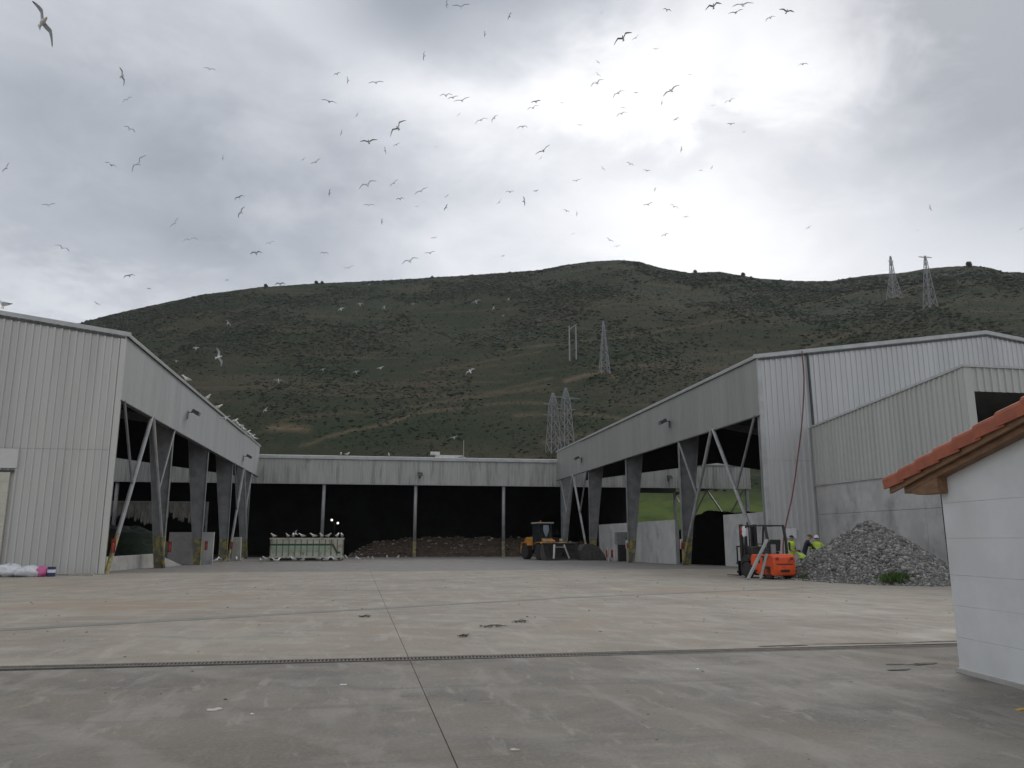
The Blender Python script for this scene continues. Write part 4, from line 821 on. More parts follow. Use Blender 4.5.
# ------------------------------------------------------------------ skip
SK = thing('waste_skip', 'cream roll-off skip with a green stripe, gulls standing on its rim', 'skip', (-5.85, 76.6, gz(76.6)), math.radians(3))
b = MB(); lx, ly, h = 3.25, 1.15, 2.02
for sy in (-1, 1): b.prism([(-lx, .28), (lx, .28), (lx, h), (-lx, h)], 'y', sy*ly-.03, sy*ly+.03)
b.box(-lx, -lx+.06, -ly, ly, .28, h); b.box(lx-.06, lx, -ly, ly, .28, h); b.box(-lx, lx, -ly, ly, .25, .32); b.build('hopper', SKIPPAINT, SK, local=True)
for i in range(13):
    x = -lx+.05+i*(2*lx-.1)/12
    for sy in (-1, 1): MB().box(x-.045, x+.045, sy*ly-.075 if sy < 0 else ly+.031, sy*ly-.031 if sy < 0 else ly+.075, .3, h-.12).build('rib', SKIPRIB, SK, local=True)
m = MB()
for sy in (-1, 1): m.box(-lx-.05, lx+.05, sy*ly-.09, sy*ly+.09, h-.1, h+.03)
m.box(-lx-.05, -lx+.1, -ly, ly, h-.1, h+.03); m.box(lx-.1, lx+.05, -ly, ly, h-.1, h+.03); m.build('rim', SKIPPAINT, SK, local=True)
MB().box(-lx-.03, lx+.03, -ly-.095, -ly-.03, .26, .44).build('bottom_rail', SKIPPAINT, SK, local=True)
Y_ = -ly-.040
for i in range(12):
    x = -lx+.05+i*(2*lx-.1)/12; w = (2*lx-.1)/12
    if i < 10:
        MB().box(x+.047, x+w-.047, Y_, Y_+.008, .75, 1.30).build('lower_panel', SKIPGREEN, SK, local=True); MB().box(x+.047, x+w-.047, Y_-.004, Y_+.008, 1.36, 1.52).build('stripe', GREENLINE, SK, local=True)
m = MB(); m.prism([(2.15, 1.36), (2.15, 1.52), (2.30, 1.52), (2.72, .82), (2.98, .82), (2.98, .68), (2.62, .68), (2.24, 1.36)], 'y', Y_-.050, Y_-.038); m.build('stripe_end', GREENLINE, SK, local=True)
for i in range(12):
    x = -lx+.05+i*(2*lx-.1)/12
    if i < 10: MB().box(x-.046, x+.046, Y_-.042, Y_-.036, 1.36, 1.52).build('stripe', GREENLINE, SK, local=True)
for sx in (-1, 1):
    for sy in (-1, 1): MB().lathe([(.14, -.09), (.14, .09)], (sx*2.6, sy*.8, .14), 'y', 12).build('roller', RUBBER, SK, local=True)
m = MB()
for sy in (-.5, .5): m.box(-lx, lx, sy-.06, sy+.06, .06, .25)
m.build('skid', BLACK, SK, local=True)
m = MB(); vs, fs = heap(-3.0, 3.0, -1.0, 1.0, .9, 24, 12, 9, zb=.5); m.add(vs, fs); m.build('load', WASTE, SK, local=True)

# ------------------------------------------------------------------ wheels, loader, forklift
def wheel(T, c, r, w, n=22, lug=True, rimmat=RIM):
    ty = MB(); ty.lathe([(r*.55, -w/2), (r*.9, -w/2), (r, -w*.32), (r, w*.32), (r*.9, w/2), (r*.55, w/2)], c, 'y', n)
    if lug:
        for k in range(n):
            t = 2*math.pi*k/n; u = Vector((math.cos(t), 0, math.sin(t))); p = Vector(c)+u*(r+.01); ty.bar(p+Vector((0, -w*.45, 0)), p+Vector((0, w*.45, 0)), .05*r/.5, .04, up=u)
    W_ = ty.build('wheel', RUBBER, T, local=True)
    MB().lathe([(r*.56, -w*.40), (r*.50, -w*.36), (r*.2, -w*.28), (r*.2, -w*.42), (.02, -w*.42)], c, 'y', 16).build('rim', rimmat, W_, local=True)
    return W_
LDSCALE = 1.04
LD = thing('wheel_loader', 'yellow wheel loader with its wide bucket down, by the back hall', 'wheel loader', (16.45, 77.0, gz(76)), math.radians(-74))
LD.scale = (LDSCALE,)*3
# local: front is +x, width along y
for x in (-1.45, 1.35):
    for y in (-.95, .95): wheel(LD, (x, y, .72), .72, .55, 20, rimmat=CATYEL)
MB().prism([(-2.5, .85), (-2.5, 1.75), (-2.2, 2.02), (-.75, 2.08), (-.6, .85)], 'y', -.72, .72).build('engine_hood', CATYEL, LD, local=True, bevel=.06)
MB().prism([(-2.75, .55), (-2.75, 1.25), (-2.45, 1.25), (-2.3, .55)], 'y', -1.0, 1.0).build('counterweight', CATYEL, LD, local=True, bevel=.05)
MB().box(-2.3, .5, -.45, .45, .55, .95).build('rear_frame', BLACK, LD, local=True); MB().box(.5, 2.0, -.4, .4, .5, 1.45).build('front_frame', CATYEL, LD, local=True, bevel=.04)
for y in (-1, 1):
    MB().prism([(-2.2, 1.35), (-1.95, 1.58), (-.95, 1.58), (-.7, 1.3), (-.75, 1.25), (-1.0, 1.5), (-1.9, 1.5), (-2.15, 1.3)], 'y', y*.98-.3, y*.98+.3).build('fender', CATYEL, LD, local=True)
    MB().prism([(.85, 1.5), (1.0, 1.62), (1.8, 1.62), (1.98, 1.45), (1.9, 1.42), (1.75, 1.55), (1.05, 1.55), (.92, 1.45)], 'y', y*.98-.28, y*.98+.28).build('fender', CATYEL, LD, local=True)
    for k in range(3): MB().box(-.55, .05, y*.95-.12, y*.95+.12, .55+.35*k, .60+.35*k).build('step', BLACK, LD, local=True)
cabx0, cabx1 = -.75, .65
MB().box(cabx0, cabx1, -.72, .72, .97, 1.55).build('cab_base', BLACK, LD, local=True, bevel=.03)
for x, t_ in ((cabx0+.05, 0), (cabx1-.05, -.14)):
    for y in (-.67, .67): MB().bar((x, y, 1.55), (x+t_, y*.95, 3.28), .09).build('cab_post', BLACK, LD, local=True)
rf_ = MB().box(cabx0-.15, cabx1+.12, -.8, .8, 3.28, 3.42).build('cab_roof', BOARD, LD, local=True, bevel=.05)
MB().tube([(-.45, 0, 3.42), (-.45, 0, 3.62)], [.07, .05], 10).build('beacon', ORANGE, rf_, local=True)
MB().prism([(cabx1-.07, 1.56), (cabx1-.04, 1.56), (cabx1-.17, 3.27), (cabx1-.20, 3.27)], 'y', -.62, .62).build('windscreen', GLASS, LD, local=True)
for y in (-1, 1): MB().box(cabx0+.1, cabx1-.2, y*.67-.01, y*.67+.01, 1.56, 3.27).build('side_window', GLASS, LD, local=True)
MB().box(cabx0+.03, cabx0+.06, -.6, .6, 1.56, 3.27).build('rear_window', GLASS, LD, local=True)
MB().prism([(-.28, 3.15), (.28, 3.15), (.30, 2.7), (.12, 2.2), (.0, 2.05), (-.14, 2.25), (-.3, 2.7)], 'x', cabx1-.02, cabx1).build('sky_reflection_pane', GLASS_REFLECT, LD, local=True); bpy.data.objects['sky_reflection_pane'].name = 'painted_reflection'  # pale pane drawn as a sky reflection on the windscreen
MB().prism([(.7, 1.47), (1.55, 1.47), (1.5, 1.72), (.7, 1.95)], 'y', -.55, .55).build('front_cowl', CATYEL, LD, local=True, bevel=.05)
for y in (-.52, .52):
    MB().prism([(1.1, 1.62), (1.35, 1.62), (2.95, .62), (3.0, .35), (2.75, .35), (2.6, .58)], 'y', y-.09, y+.09).build('lift_arm', BLACK, LD, local=True); MB().tube([(1.2, y*.6, 1.0), (2.5, y*.6, .75)], .07, 8).build('lift_cylinder', STEEL, LD, local=True)
for y in (-.85, .85):
    MB().box(1.9, 2.02, y-.12, y+.12, 1.68, 1.9).build('headlight', OFFWHITE, LD, local=True); MB().bar((.6, y*.8, 2.3), (.9, y*1.25, 2.5), .03).build('mirror_arm', BLACK, LD, local=True); MB().box(.88, .92, y*1.25-.1, y*1.25+.1, 2.35, 2.7).build('mirror', BLACK, LD, local=True)
bk = MB(); prof = [(3.9, .05), (3.05, .03), (2.82, .22), (2.78, .75), (2.9, 1.35), (3.05, 1.55)]; inn = [(3.1, 1.52), (2.96, 1.33), (2.85, .75), (2.89, .26), (3.08, .10), (3.9, .10)]
bk.prism(prof+inn, 'y', -1.75, 1.75)
for y in (-1.75, 1.71): bk.prism([(3.9, .05), (3.05, .03), (2.82, .22), (2.78, .75), (2.9, 1.35), (3.05, 1.55), (3.25, 1.3)], 'y', y, y+.04)
B_ = bk.build('bucket', BUCKET, LD, local=True)
wf = MB()
for y0, y1 in ((-.55, -.85), (.45, .75)): wf.bar((3.22, y0, 1.38), (3.62, y1, .17), .17, .08)
wf.bar((3.30, -.62, 1.16), (3.30, .52, 1.16), .30, .06); wf.build('white_frame', OFFWHITE, B_, local=True)

SBK = single(MB(), 'spare_bucket', BUCKET, 'dark spare loader bucket lying by the right shed column', 'bucket', loc=(0, 0, 0)) if False else None
m = MB(); po = [(-1.15, 0), (1.25, 0), (1.05, .45), (.45, 1.25), (-.1, 1.5), (-.9, 1.45), (-1.2, .9)]
SBT = thing('spare_bucket', 'dark spare loader bucket lying by the right shed column', 'bucket', (20.35, 73.6, gz(73)))
MB().prism(po, 'y', -.95, -.90).build('side_plate', BUCKET, SBT, local=True); MB().prism(po, 'y', .90, .95).build('side_plate', BUCKET, SBT, local=True)
MB().prism([(1.2, .02), (-1.1, .02), (-1.17, .9), (-.88, 1.42), (-.1, 1.46), (-.1, 1.40), (-.84, 1.36), (-1.1, .88), (-1.04, .08), (1.2, .08)], 'y', -.9, .9).build('shell', BUCKET, SBT, local=True)
MB().prism([(.45, 1.22), (1.05, .45), (1.12, .47), (.50, 1.26)], 'y', -.9, -.80).build('cutting_edge', STEEL, SBT, local=True)

FL = thing('forklift', 'orange counterbalance forklift beside the gravel heap', 'forklift', (16.62, 32.2, 0), math.radians(-80))
# local: forks towards -x
wheel(FL, (-.62, -.48, .34), .34, .24, 16, False, ORANGE); wheel(FL, (-.62, .48, .34), .34, .24, 16, False, ORANGE)
wheel(FL, (.78, -.46, .27), .27, .20, 16, False, ORANGE); wheel(FL, (.78, .46, .27), .27, .20, 16, False, ORANGE)
MB().prism([(-.42, .50), (-.40, .86), (-.34, 1.0), (.95, 1.0), (1.08, .92), (1.14, .62), (1.12, .22), (.98, .16), (.30, .17), (.0, .18), (-.12, .26), (-.18, .42), (-.30, .52)][::-1], 'y', -.50, .50).build('body', ORANGE, FL, local=True, bevel=.035)
MB().prism([(-1.0, .40), (-1.0, .78), (-.92, .98), (-.43, .98), (-.43, .70), (-.62, .72), (-.88, .62)][::-1], 'y', -.48, .48).build('front_cowl', BLACK, FL, local=True, bevel=.02)
for y in (-.53, .53): MB().prism([(-1.02, .42), (-.96, .66), (-.82, .78), (-.46, .78), (-.44, .70), (-.78, .70), (-.90, .60), (-.96, .42)][::-1], 'y', y-.05, y+.05).build('fender', BLACK, FL, local=True)
for y in (-.52, .52): MB().box(-.40, .02, y-.05, y+.05, .30, .36).build('step', BLACK, FL, local=True)
MB().tube([(.9, -.30, 1.04), (.9, -.30, 1.42)], .11, 14).build('gas_bottle', GREYPAINT, FL, local=True)
MB().box(1.165, 1.215, -.22, .22, .30, .40).build('hitch_slot', BLACK, FL, local=True); MB().box(1.17, 1.205, -.40, .40, .60, .64).build('seam', BLACK, FL, local=True)
for y in (-.36, .36): MB().box(1.19, 1.21, y-.07, y+.07, .78, .90).build('rear_lamp', RED, FL, local=True)
MB().tube([(-1.05, -.2, 2.1), (-.98, -.22, 1.4), (-.95, -.2, .9)], .02, 6).build('hydraulic_hose', RUBBER, FL, local=True); MB().tube([(-1.05, .2, 2.1), (-.98, .22, 1.4), (-.95, .2, .9)], .02, 6).build('hydraulic_hose', RUBBER, FL, local=True)
MB().prism([(.52, .14), (1.16, .16), (1.20, .40), (1.18, .88), (1.05, 1.03), (.60, 1.03), (.56, .60)], 'y', -.56, .56).build('counterweight', ORANGE, FL, local=True, bevel=.06)
MB().box(.62, .98, -.570, -.562, .42, .52).build('badge_plate', BLACK, FL, local=True)
MB().prism([(.0, .66), (.72, .60), (.78, .86), (.62, .94), (.05, .94)], 'y', -.512, -.502).build('side_grille', BLACK, FL, local=True)
MB().prism([(.28, .64), (.44, .62), (.44, .88), (.28, .90)], 'y', -.522, -.514).build('grille_bar', ORANGE, FL, local=True)
MB().box(-.5, .5, -.46, .46, .2, .42).build('chassis', BLACK, FL, local=True)
st_ = MB().box(.0, .55, -.28, .28, 1.0, 1.12).build('seat', BLACK, FL, local=True, bevel=.03); MB().prism([(.50, 1.13), (.66, 1.13), (.74, 1.62), (.62, 1.62)], 'y', -.25, .25).build('seat_back', BLACK, FL, local=True, bevel=.03)
MB().prism([(-.95, .98), (-.35, .98), (-.45, 1.30), (-.90, 1.34)], 'y', -.40, .40).build('dashboard', BLACK, FL, local=True, bevel=.03)
MB().lathe([(.17, -.01), (.19, .01), (.17, .03), (.15, .01)], (-.32, 0, 1.42), 'z', 16).build('steering_wheel', BLACK, FL, local=True)
m = MB()
for y in (-.46, .46):
    m.tube([(.80, y, 1.0), (.78, y, 1.6), (.66, y, 2.18)], .06, 8); m.tube([(-.86, y, .95), (-.66, y, 2.18)], .04, 8); m.bar((-.68, y, 2.2), (.68, y, 2.2), .07, .06)
for k in range(7): m.bar((-.66+k*.22, -.46, 2.21), (-.66+k*.22, .46, 2.21), .045, .03)
m.build('overhead_guard', BLACK, FL, local=True)
m = MB()
for y in (-.36, .36): m.box(-1.22, -1.08, y-.06, y+.06, .08, 2.28); m.box(-1.32, -1.21, y*.78-.05, y*.78+.05, .1, 2.24)
for z_ in (.35, 1.2, 2.2): m.box(-1.20, -1.12, -.36, .36, z_-.05, z_+.05)
m.tube([(-1.12, .14, .2), (-1.12, .14, 1.95)], .05, 8); m.tube([(-1.12, -.14, .2), (-1.12, -.14, 1.95)], .05, 8); m.build('mast', BLACK, FL, local=True)
m = MB()
for z_ in (.18, .55): m.box(-1.42, -1.33, -.5, .5, z_, z_+.10)
for y in (-.46, -.15, .15, .46): m.bar((-1.38, y, .6), (-1.38, y, 1.32), .05)
m.bar((-1.38, -.48, 1.32), (-1.38, .48, 1.32), .05); m.build('carriage', BLACK, FL, local=True)
for y in (-.32, .32): MB().prism([(-2.35, .05), (-1.43, .05), (-1.43, .7), (-1.48, .7), (-1.50, .10), (-2.35, .075)], 'y', y-.06, y+.06).build('fork', BLACK, FL, local=True)
MB().bar((-1.15, .40, 1.2), (-1.75, .55, 1.5), .03).build('mirror_arm', BLACK, FL, local=True)
m = MB(); m.box(-1.70, -1.66, .42, .46, 1.25, 2.26); m.box(-1.70, -1.66, .82, .86, 1.25, 2.26); m.box(-1.70, -1.66, .46, .82, 2.21, 2.26); m.box(-1.70, -1.66, .46, .82, 1.25, 1.30); m.bar((-1.68, .42, 1.28), (-1.38, .42, 1.28), .04); m.bar((-1.68, .44, 1.6), (-1.2, .38, 1.6), .04); m.build('attachment_frame', BLACK, FL, local=True)
lm = MB().prism([(-.98, 1.96), (-.86, 2.18), (-.74, 2.22), (-.60, 2.05), (-.64, 1.78), (-.82, 1.70)], 'y', -.52, -.40).build('rag_bundle', PLASTICW, FL, local=True, bevel=.04); lm['label'] = 'white rag bundle tied to the guard'
lm = MB().prism([(-1.06, 1.92), (-1.0, 2.16), (-.88, 2.20), (-.84, 1.95), (-.92, 1.78)], 'y', -.54, -.42).build('rag_bundle', RED, FL, local=True, bevel=.04); lm['label'] = 'red rag bundle tied to the guard'
MB().tube([(-.62, -.4, 2.22), (-.62, -.4, 2.36)], [.05, .04], 8).build('beacon', BLACK, FL, local=True)
for i, (p, q, w, lb) in enumerate([((15.18, 31.05, .03), (16.15, 31.10, 1.62), .13, 'thicker grey beam leaning against the forklift'), ((15.62, 30.85, .03), (16.05, 31.02, 1.05), .09, 'thinner grey beam leaning against the forklift')]):
    p, q = Vector(p), Vector(q); single(MB().bar(p, q, w, w*.7), 'leaning_beam', STEEL_L, lb, 'beam', 'beams leaning on the forklift', loc=p, bevel=.008)

# ------------------------------------------------------------------ gravel heap
GHC = (20.45, 30.5); GP = thing('gravel_heap', 'grey heap of crushed stone against the annex wall', 'heap', (GHC[0], GHC[1], 0))
def pile_z(x, y):
    u, v = (x-GHC[0])/3.05, (y-GHC[1])/4.45; d = np.hypot(u, v); a = np.arctan2(v, u)
    d = d/(1+.05*np.sin(a*3+1)+.035*np.sin(a*7+2)); return np.where(d < 1, 2.28*(1-d**1.18)*(1+.05*np.sin(x*2.1+y*1.3)*np.clip(1-d, 0, 1)), -.02)
gx, gy = np.linspace(17.2, 24.1, 44), np.linspace(25.2, 35.5, 56); vs = []; fs = []
for y in gy:
    for x in gx: vs.append((x, y, float(pile_z(x, y))-.03))
for j in range(len(gy)-1):
    for i in range(len(gx)-1):
        a = j*len(gx)+i
        if max(vs[k][2] for k in (a, a+1, a+len(gx), a+len(gx)+1)) > -.04: fs.append((a, a+1, a+len(gx)+1, a+len(gx)))
vs = [(min(x, 23.9), y, z) for x, y, z in vs]
MB().add(vs, fs).build('heap_core', mat('stone_dust', (.17, .166, .158), (.11, .108, .10), 8, .95, bump=.5, bscale=20), GP)
n = 52000; x = rng.uniform(17.2, 23.85, n); y = rng.uniform(25.4, 35.2, n); z = pile_z(x, y); k = z > -.015; x, y, z = x[k], y[k], z[k]
r = np.minimum(rng.gamma(2.2, .011, len(x))+.016, .13)
lumps('stones', np.stack([x, y, z+r*.2], -1), r, np.clip(rng.beta(1.7, 2.0, len(x)), 0, 1), GRAVEL, .42, .75, GP, GP.location)
# a scatter of loose stones round the foot, and weeds
n = 1500; a = rng.uniform(2.2, 5.6, n); d = 1+np.abs(rng.normal(0, .06, n)); x = GHC[0]+3.05*d*np.cos(a); y = GHC[1]+4.45*d*np.sin(a)
lumps('loose_stones', np.stack([x, y, np.full(n, .02)], -1), np.minimum(rng.gamma(2, .010, n)+.012, .05), rng.random(n), GRAVEL, .4, .7, GP, GP.location)
def weed(label, P, n, h, seed, spread):
    r = random.Random(seed); m = MB()
    for _ in range(n):
        bx, by = r.gauss(0, spread), r.gauss(0, spread*.45); t = r.uniform(0, 6.28); hh = h*r.uniform(.4, 1.1); dx, dy = math.cos(t)*hh*.5, math.sin(t)*hh*.5; w = .03; b = Vector((bx, by, 0)); s_ = Vector((-math.sin(t), math.cos(t), 0))*w
        m.add([b-s_*.4, b+s_*.4, b+Vector((dx*.4, dy*.4, hh*.6))+s_, b+Vector((dx, dy, hh)), b+Vector((dx*.4, dy*.4, hh*.6))-s_], [(0, 1, 2, 3, 4)])
    o = m.build('weed_clump', WEED, fixn=False); o.location = P; tag(o, label, 'weeds', 'weeds at the foot of the gravel')
weed('bright green weed clump at the front foot of the gravel heap', (18.95, 26.75, .1), 420, .36, 1, .30)
weed('low weeds at the right foot of the gravel heap by the house', (21.6, 26.4, 0), 120, .22, 2, .3)
weed('thin weeds between the forklift and the gravel heap', (17.72, 31.0, 0), 60, .25, 3, .14)

# ------------------------------------------------------------------ rubbish and scraps
def blob(rx, ry, rz, seed, n=14, k=10, lumpy=.16):
    r = random.Random(seed); ph = [r.uniform(0, 6.28) for _ in range(9)]; m = MB(); vs = []; fs = []
    for j in range(k+1):
        f = math.pi*j/k
        for i in range(n):
            t = 2*math.pi*i/n; q = 1+lumpy*(math.sin(3*t+ph[0]+2*f)+.6*math.sin(5*t+ph[1]-3*f)+.5*math.sin(7*f+ph[2])*math.sin(t*2+ph[3]))
            vs.append((rx*q*math.sin(f)*math.cos(t), ry*q*math.sin(f)*math.sin(t), max(-.02, rz*(.82+math.cos(f)*q))))
    for j in range(k):
        for i in range(n): fs.append((j*n+i, j*n+(i+1) % n, (j+1)*n+(i+1) % n, (j+1)*n+i))
    return m.add(vs, fs)
def rub(name, mb, m, label, cat, P, rz=0, group=None, **k):
    o = mb.build(name, m, **k); o.location = P; o.rotation_euler = (0, 0, rz); return tag(o, label, cat, group)
rub('rubbish_bag', blob(.60, .45, .30, 1), PLASTICW, 'white plastic rubbish bag at the left edge of the yard', 'bag', (-15.9, 39.5, 0), 0, 'white rubbish bags', smooth=True)
rub('rubbish_bag', blob(.58, .42, .25, 2), PLASTICW, 'flatter white rubbish bag next to the pink one', 'bag', (-14.95, 39.2, 0), .3, 'white rubbish bags', smooth=True)
rub('rubbish_bag', blob(.24, .22, .24, 3), PINK, 'pink rubbish bag between white bag and blue box', 'bag', (-14.42, 39.15, 0), 0, smooth=True)
BXT = thing('detergent_box', 'dark blue and white box beside the pink bag', 'box', (-14.05, 39.2, 0)); BXT.scale = (.7, .7, .85); MB().box(-.2, .2, -.14, .14, 0, .2).build('lower_half', BLUE, BXT, local=True); MB().box(-.2, .2, -.14, .14, .202, .36).build('pale_band', PLASTICW, BXT, local=True); MB().box(-.2, .2, -.14, .14, .362, .50).build('lid', BLUE, BXT, local=True)
rub('loose_board', MB().box(-.75, .75, -.16, .16, 0, .05), BOARD, 'flat weathered board lying against the left gable', 'board', (-13.0, 40.85, 0), .06, 'boards by the left gable')
rub('loose_board', MB().prism([(-.6, 0), (.6, 0), (.45, .14), (-.5, .09)], 'y', -.05, .05), BOARD, 'crooked pale board propped beside the blue box', 'board', (-12.95, 39.6, 0), -.1, 'boards by the left gable')
n = 420; gx_ = rng.uniform(-9, 16, n); gy_ = rng.uniform(5.5, 34, n); gr_ = np.minimum(rng.gamma(1.6, .005, n)+.004, .022)*(.6+gy_/30); ok = ~((gx_ > 6.9) & (gy_ < 9.4)); gx_, gy_, gr_ = gx_[ok], gy_[ok], gr_[ok]
lumps('yard_grit', np.stack([gx_, gy_, gr_*.15], -1), gr_, np.clip(rng.beta(.9, 1.5, len(gx_)), 0, 1), LITTER, .5, .4)
def scrap(P, L_, w, m, label, cat, seed, twig=False):
    r = random.Random(seed); mb = MB()
    if twig:
        for k in range(5):
            a = r.uniform(-.5, .5); o = Vector((r.uniform(-L_*.3, L_*.3), r.uniform(-w*.4, w*.4), .012)); e = o+Vector((math.cos(a)*L_*.5, math.sin(a)*L_*.5, r.uniform(.0, .05))); mb.tube([o, (o+e)/2+Vector((0, 0, .01)), e], [.008, .006, .003], 5)
        for k in range(16): 
            p = Vector((r.uniform(-L_*.5, L_*.5), r.uniform(-w*.5, w*.5), r.uniform(.008, .03))); s_ = r.uniform(.02, .05); mb.add([p-Vector((s_, 0, .004)), p+Vector((0, s_*.6, .01)), p+Vector((s_, 0, 0)), p-Vector((0, s_*.6, 0))], [(0, 1, 2, 3)])
    else:
        n = 10; top = []
        for k in range(n): t = 2*math.pi*k/n; q = r.uniform(.6, 1.1); top.append((L_/2*q*math.cos(t), w/2*q*math.sin(t), r.uniform(.003, .014)))
        vs = [(0, 0, .012)]+top+[(x, y, .001) for x, y, z in top]; mb.add(vs, [(0, 1+k, 1+(k+1) % n) for k in range(n)]+[(1+k, 1+n+k, 1+n+(k+1) % n, 1+(k+1) % n) for k in range(n)])
    rub('twig_litter' if twig else 'scrap', mb, m, label, cat, P, r.uniform(-.3, .3), fixn=not twig)
scrap((2.25, 15.2, 0), .42, .26, TWIG, 'dark twig litter right of the long joint, larger patch', 'twigs', 1, True)
scrap((2.9, 16.0, 0), .34, .2, TWIG, 'dark twig litter behind the larger patch of twigs', 'twigs', 2, True)
scrap((1.55, 13.8, 0), .18, .08, TWIG, 'short dark twigs nearest the drain', 'twigs', 3, True)
scrap((-.1, 17.6, 0), .22, .1, TWIG, 'small dark twigs left of the long joint', 'twigs', 4, True)
scrap((-1.43, 8.4, 0), .15, .14, PAPER, 'crumpled tan paper on the near left slab', 'paper', 5)
scrap((-.27, 9.55, 0), .085, .05, PLASTICW, 'small white plastic scrap near the long joint', 'scrap', 6)
scrap((-1.05, 8.15, 0), .06, .04, PLASTICW, 'tiny white scrap right of the tan paper', 'scrap', 7)
scrap((4.1, 9.9, 0), .07, .05, PLASTICW, 'tiny white scrap in front of the drain right of centre', 'scrap', 11)
scrap((1.15, 6.45, 0), .10, .08, PAPER, 'pale grey flake at the bottom edge beside the joint', 'scrap', 12)
rub('marker_strip', MB().box(-.09, .09, -.02, .02, 0, .008), mat('yellow_plastic', (.62, .36, .02), (.5, .3, .02), 8, .5), 'short orange-yellow strip on the ground at the right edge', 'strip', (6.22, 7.1, 0), .3)

# ------------------------------------------------------------------ people
def skin_body(J, E_, R_, mats, pick, sub=1):
    me = bpy.data.meshes.new('tmp'); me.from_pydata(J, E_, []); o = bpy.data.objects.new('tmp', me); COL.objects.link(o)
    sk = o.modifiers.new('s', 'SKIN'); sk.use_smooth_shade = True
    for i, r in enumerate(R_): me.skin_vertices[0].data[i].radius = (r, r) if not isinstance(r, tuple) else r
    me.skin_vertices[0].data[0].use_root = True
    ss = o.modifiers.new('u', 'SUBSURF'); ss.levels = sub; ss.render_levels = sub
    dg = bpy.context.evaluated_depsgraph_get(); ev = o.evaluated_get(dg); out = bpy.data.meshes.new_from_object(ev)
    bpy.data.objects.remove(o); out.materials.clear()
    for m in mats: out.materials.append(m)
    for p_ in out.polygons: p_.material_index = pick(p_.center); p_.use_smooth = True
    return out
def person(label, P, rz, lean, top, hair, helmet, vest, hands, H=1.78):
    T = thing('person', label, 'person', P, rz, 'workers behind the forklift'); k = H/1.78
    def L_(x, y, z):           # lean the upper body forward (towards -y) about the hip
        if z > .95: d = z-.95; return (x, y-math.sin(lean)*d*1.0+math.cos(lean)*0, .95+math.cos(lean)*d)
        return (x, y, z)
    J = []; E_ = []; R_ = []
    def v(p, r, par=None, raw=False):
        J.append(tuple(c*k for c in (p if raw else L_(*p)))); R_.append(tuple(q*k for q in r) if isinstance(r, tuple) else r*k)
        if par is not None: E_.append((par, len(J)-1))
        return len(J)-1
    pel = v((0, 0, .95), (.155, .115)); ab = v((0, 0, 1.12), (.145, .11), pel); ch = v((0, 0, 1.33), (.17, .125), ab); nb = v((0, .01, 1.47), (.085, .08), ch); nk = v((0, 0, 1.54), .055, nb); hd = v((0, -.02, 1.63), (.078, .09), nk); tp2 = v((0, -.015, 1.74), (.065, .075), hd)
    for s in (-1, 1):
        hip = v((s*.10, 0, .88), .095, pel); kn = v((s*.12, -.03, .49), .062, hip); an = v((s*.13, .02, .09), .045, kn); v((s*.14, -.14, .045), .040, an)
        sh = v((s*.20, .01, 1.43), .062, ch); hx, hy, hz = hands[0 if s < 0 else 1]
        shp = Vector(L_(s*.20, .01, 1.43)); hp_ = Vector((hx, hy, hz)); md = (shp+hp_)/2; dv = hp_-shp; ln = min(.56, dv.length); hp_ = shp+dv.normalized()*ln
        bend = math.sqrt(max(0, .285**2-(ln/2)**2)); el = (shp+hp_)/2+Vector((s*.5, .35, -.8)).normalized()*bend
        e_ = v(tuple(el), .043, sh, True); wr = v(tuple(hp_), .031, e_, True); fd = (hp_-el).normalized(); sd = fd.cross(Vector((0, 0, 1))).normalized() if abs(fd.z) < .95 else Vector((1, 0, 0))
        pa = v(tuple(hp_+fd*.07), (.036, .022), wr, True)
        for q in range(4):
            f0 = hp_+fd*.10+sd*(-.03+.02*q); f1 = f0+fd*(.045+.006*(q in (1, 2))); f2 = f1+fd*.025+Vector((0, 0, -.02)); a = v(tuple(f0), .009, pa, True); b2 = v(tuple(f1), .008, a, True); v(tuple(f2), .007, b2, True)
        th_ = v(tuple(hp_+fd*.045-sd*s*.04), .010, wr, True); v(tuple(hp_+fd*.085-sd*s*.055), .008, th_, True)
    neck = Vector(L_(0, 0, 1.50))*k; wrists = [i for i in range(len(J)) if R_[i] == .031*k]
    wp = [Vector(J[i]) for i in wrists]
    def pick(c):
        if c.z > neck.z and (c-neck).length < .36*k: return 0
        if any((c-w_).length < .15*k and (c-w_).length < (c-neck).length*.4 for w_ in wp): return 0
        if c.z < .09*k: return 3
        return 2 if c.z < .93*k else 1
    me_ = skin_body(J, E_, R_, [SKIN, top, NAVY, BLACK], pick); b = bpy.data.objects.new('body', me_); COL.objects.link(b); b.parent = T
    hc = Vector(L_(0, -.01, 1.68))*k; R3 = Matrix.Rotation(lean*.7, 4, 'X')
    def cap(name, m, rx, ry, rz_, z0, brim=0):
        c = MB(); pr = []
        for j in range(7):
            f = (math.pi/2)*(j/6); pr.append((math.cos(f), math.sin(f)))
        vs = []; n = 14
        rings = ([(1+brim/rx, -.12), (1+brim/rx, -.05)] if brim else [])+pr
        for q, h_ in rings:
            for i in range(n): t = 2*math.pi*i/n; vs.append(hc+R3 @ Vector((rx*q*math.cos(t), ry*q*math.sin(t)+.012, z0+rz_*h_))*k)
        fs = [(j*n+i, j*n+(i+1) % n, (j+1)*n+(i+1) % n, (j+1)*n+i) for j in range(len(rings)-1) for i in range(n)]+[tuple(range(n))[::-1]]
        c.add(vs, fs).build(name, m, T, local=True, smooth=True)
    if helmet: cap('helmet', PLASTICW, .115, .135, .125, .015, .018)
    cap('hair', hair, .098, .112, .105 if not helmet else .05, -.01)
    fm_ = MB()
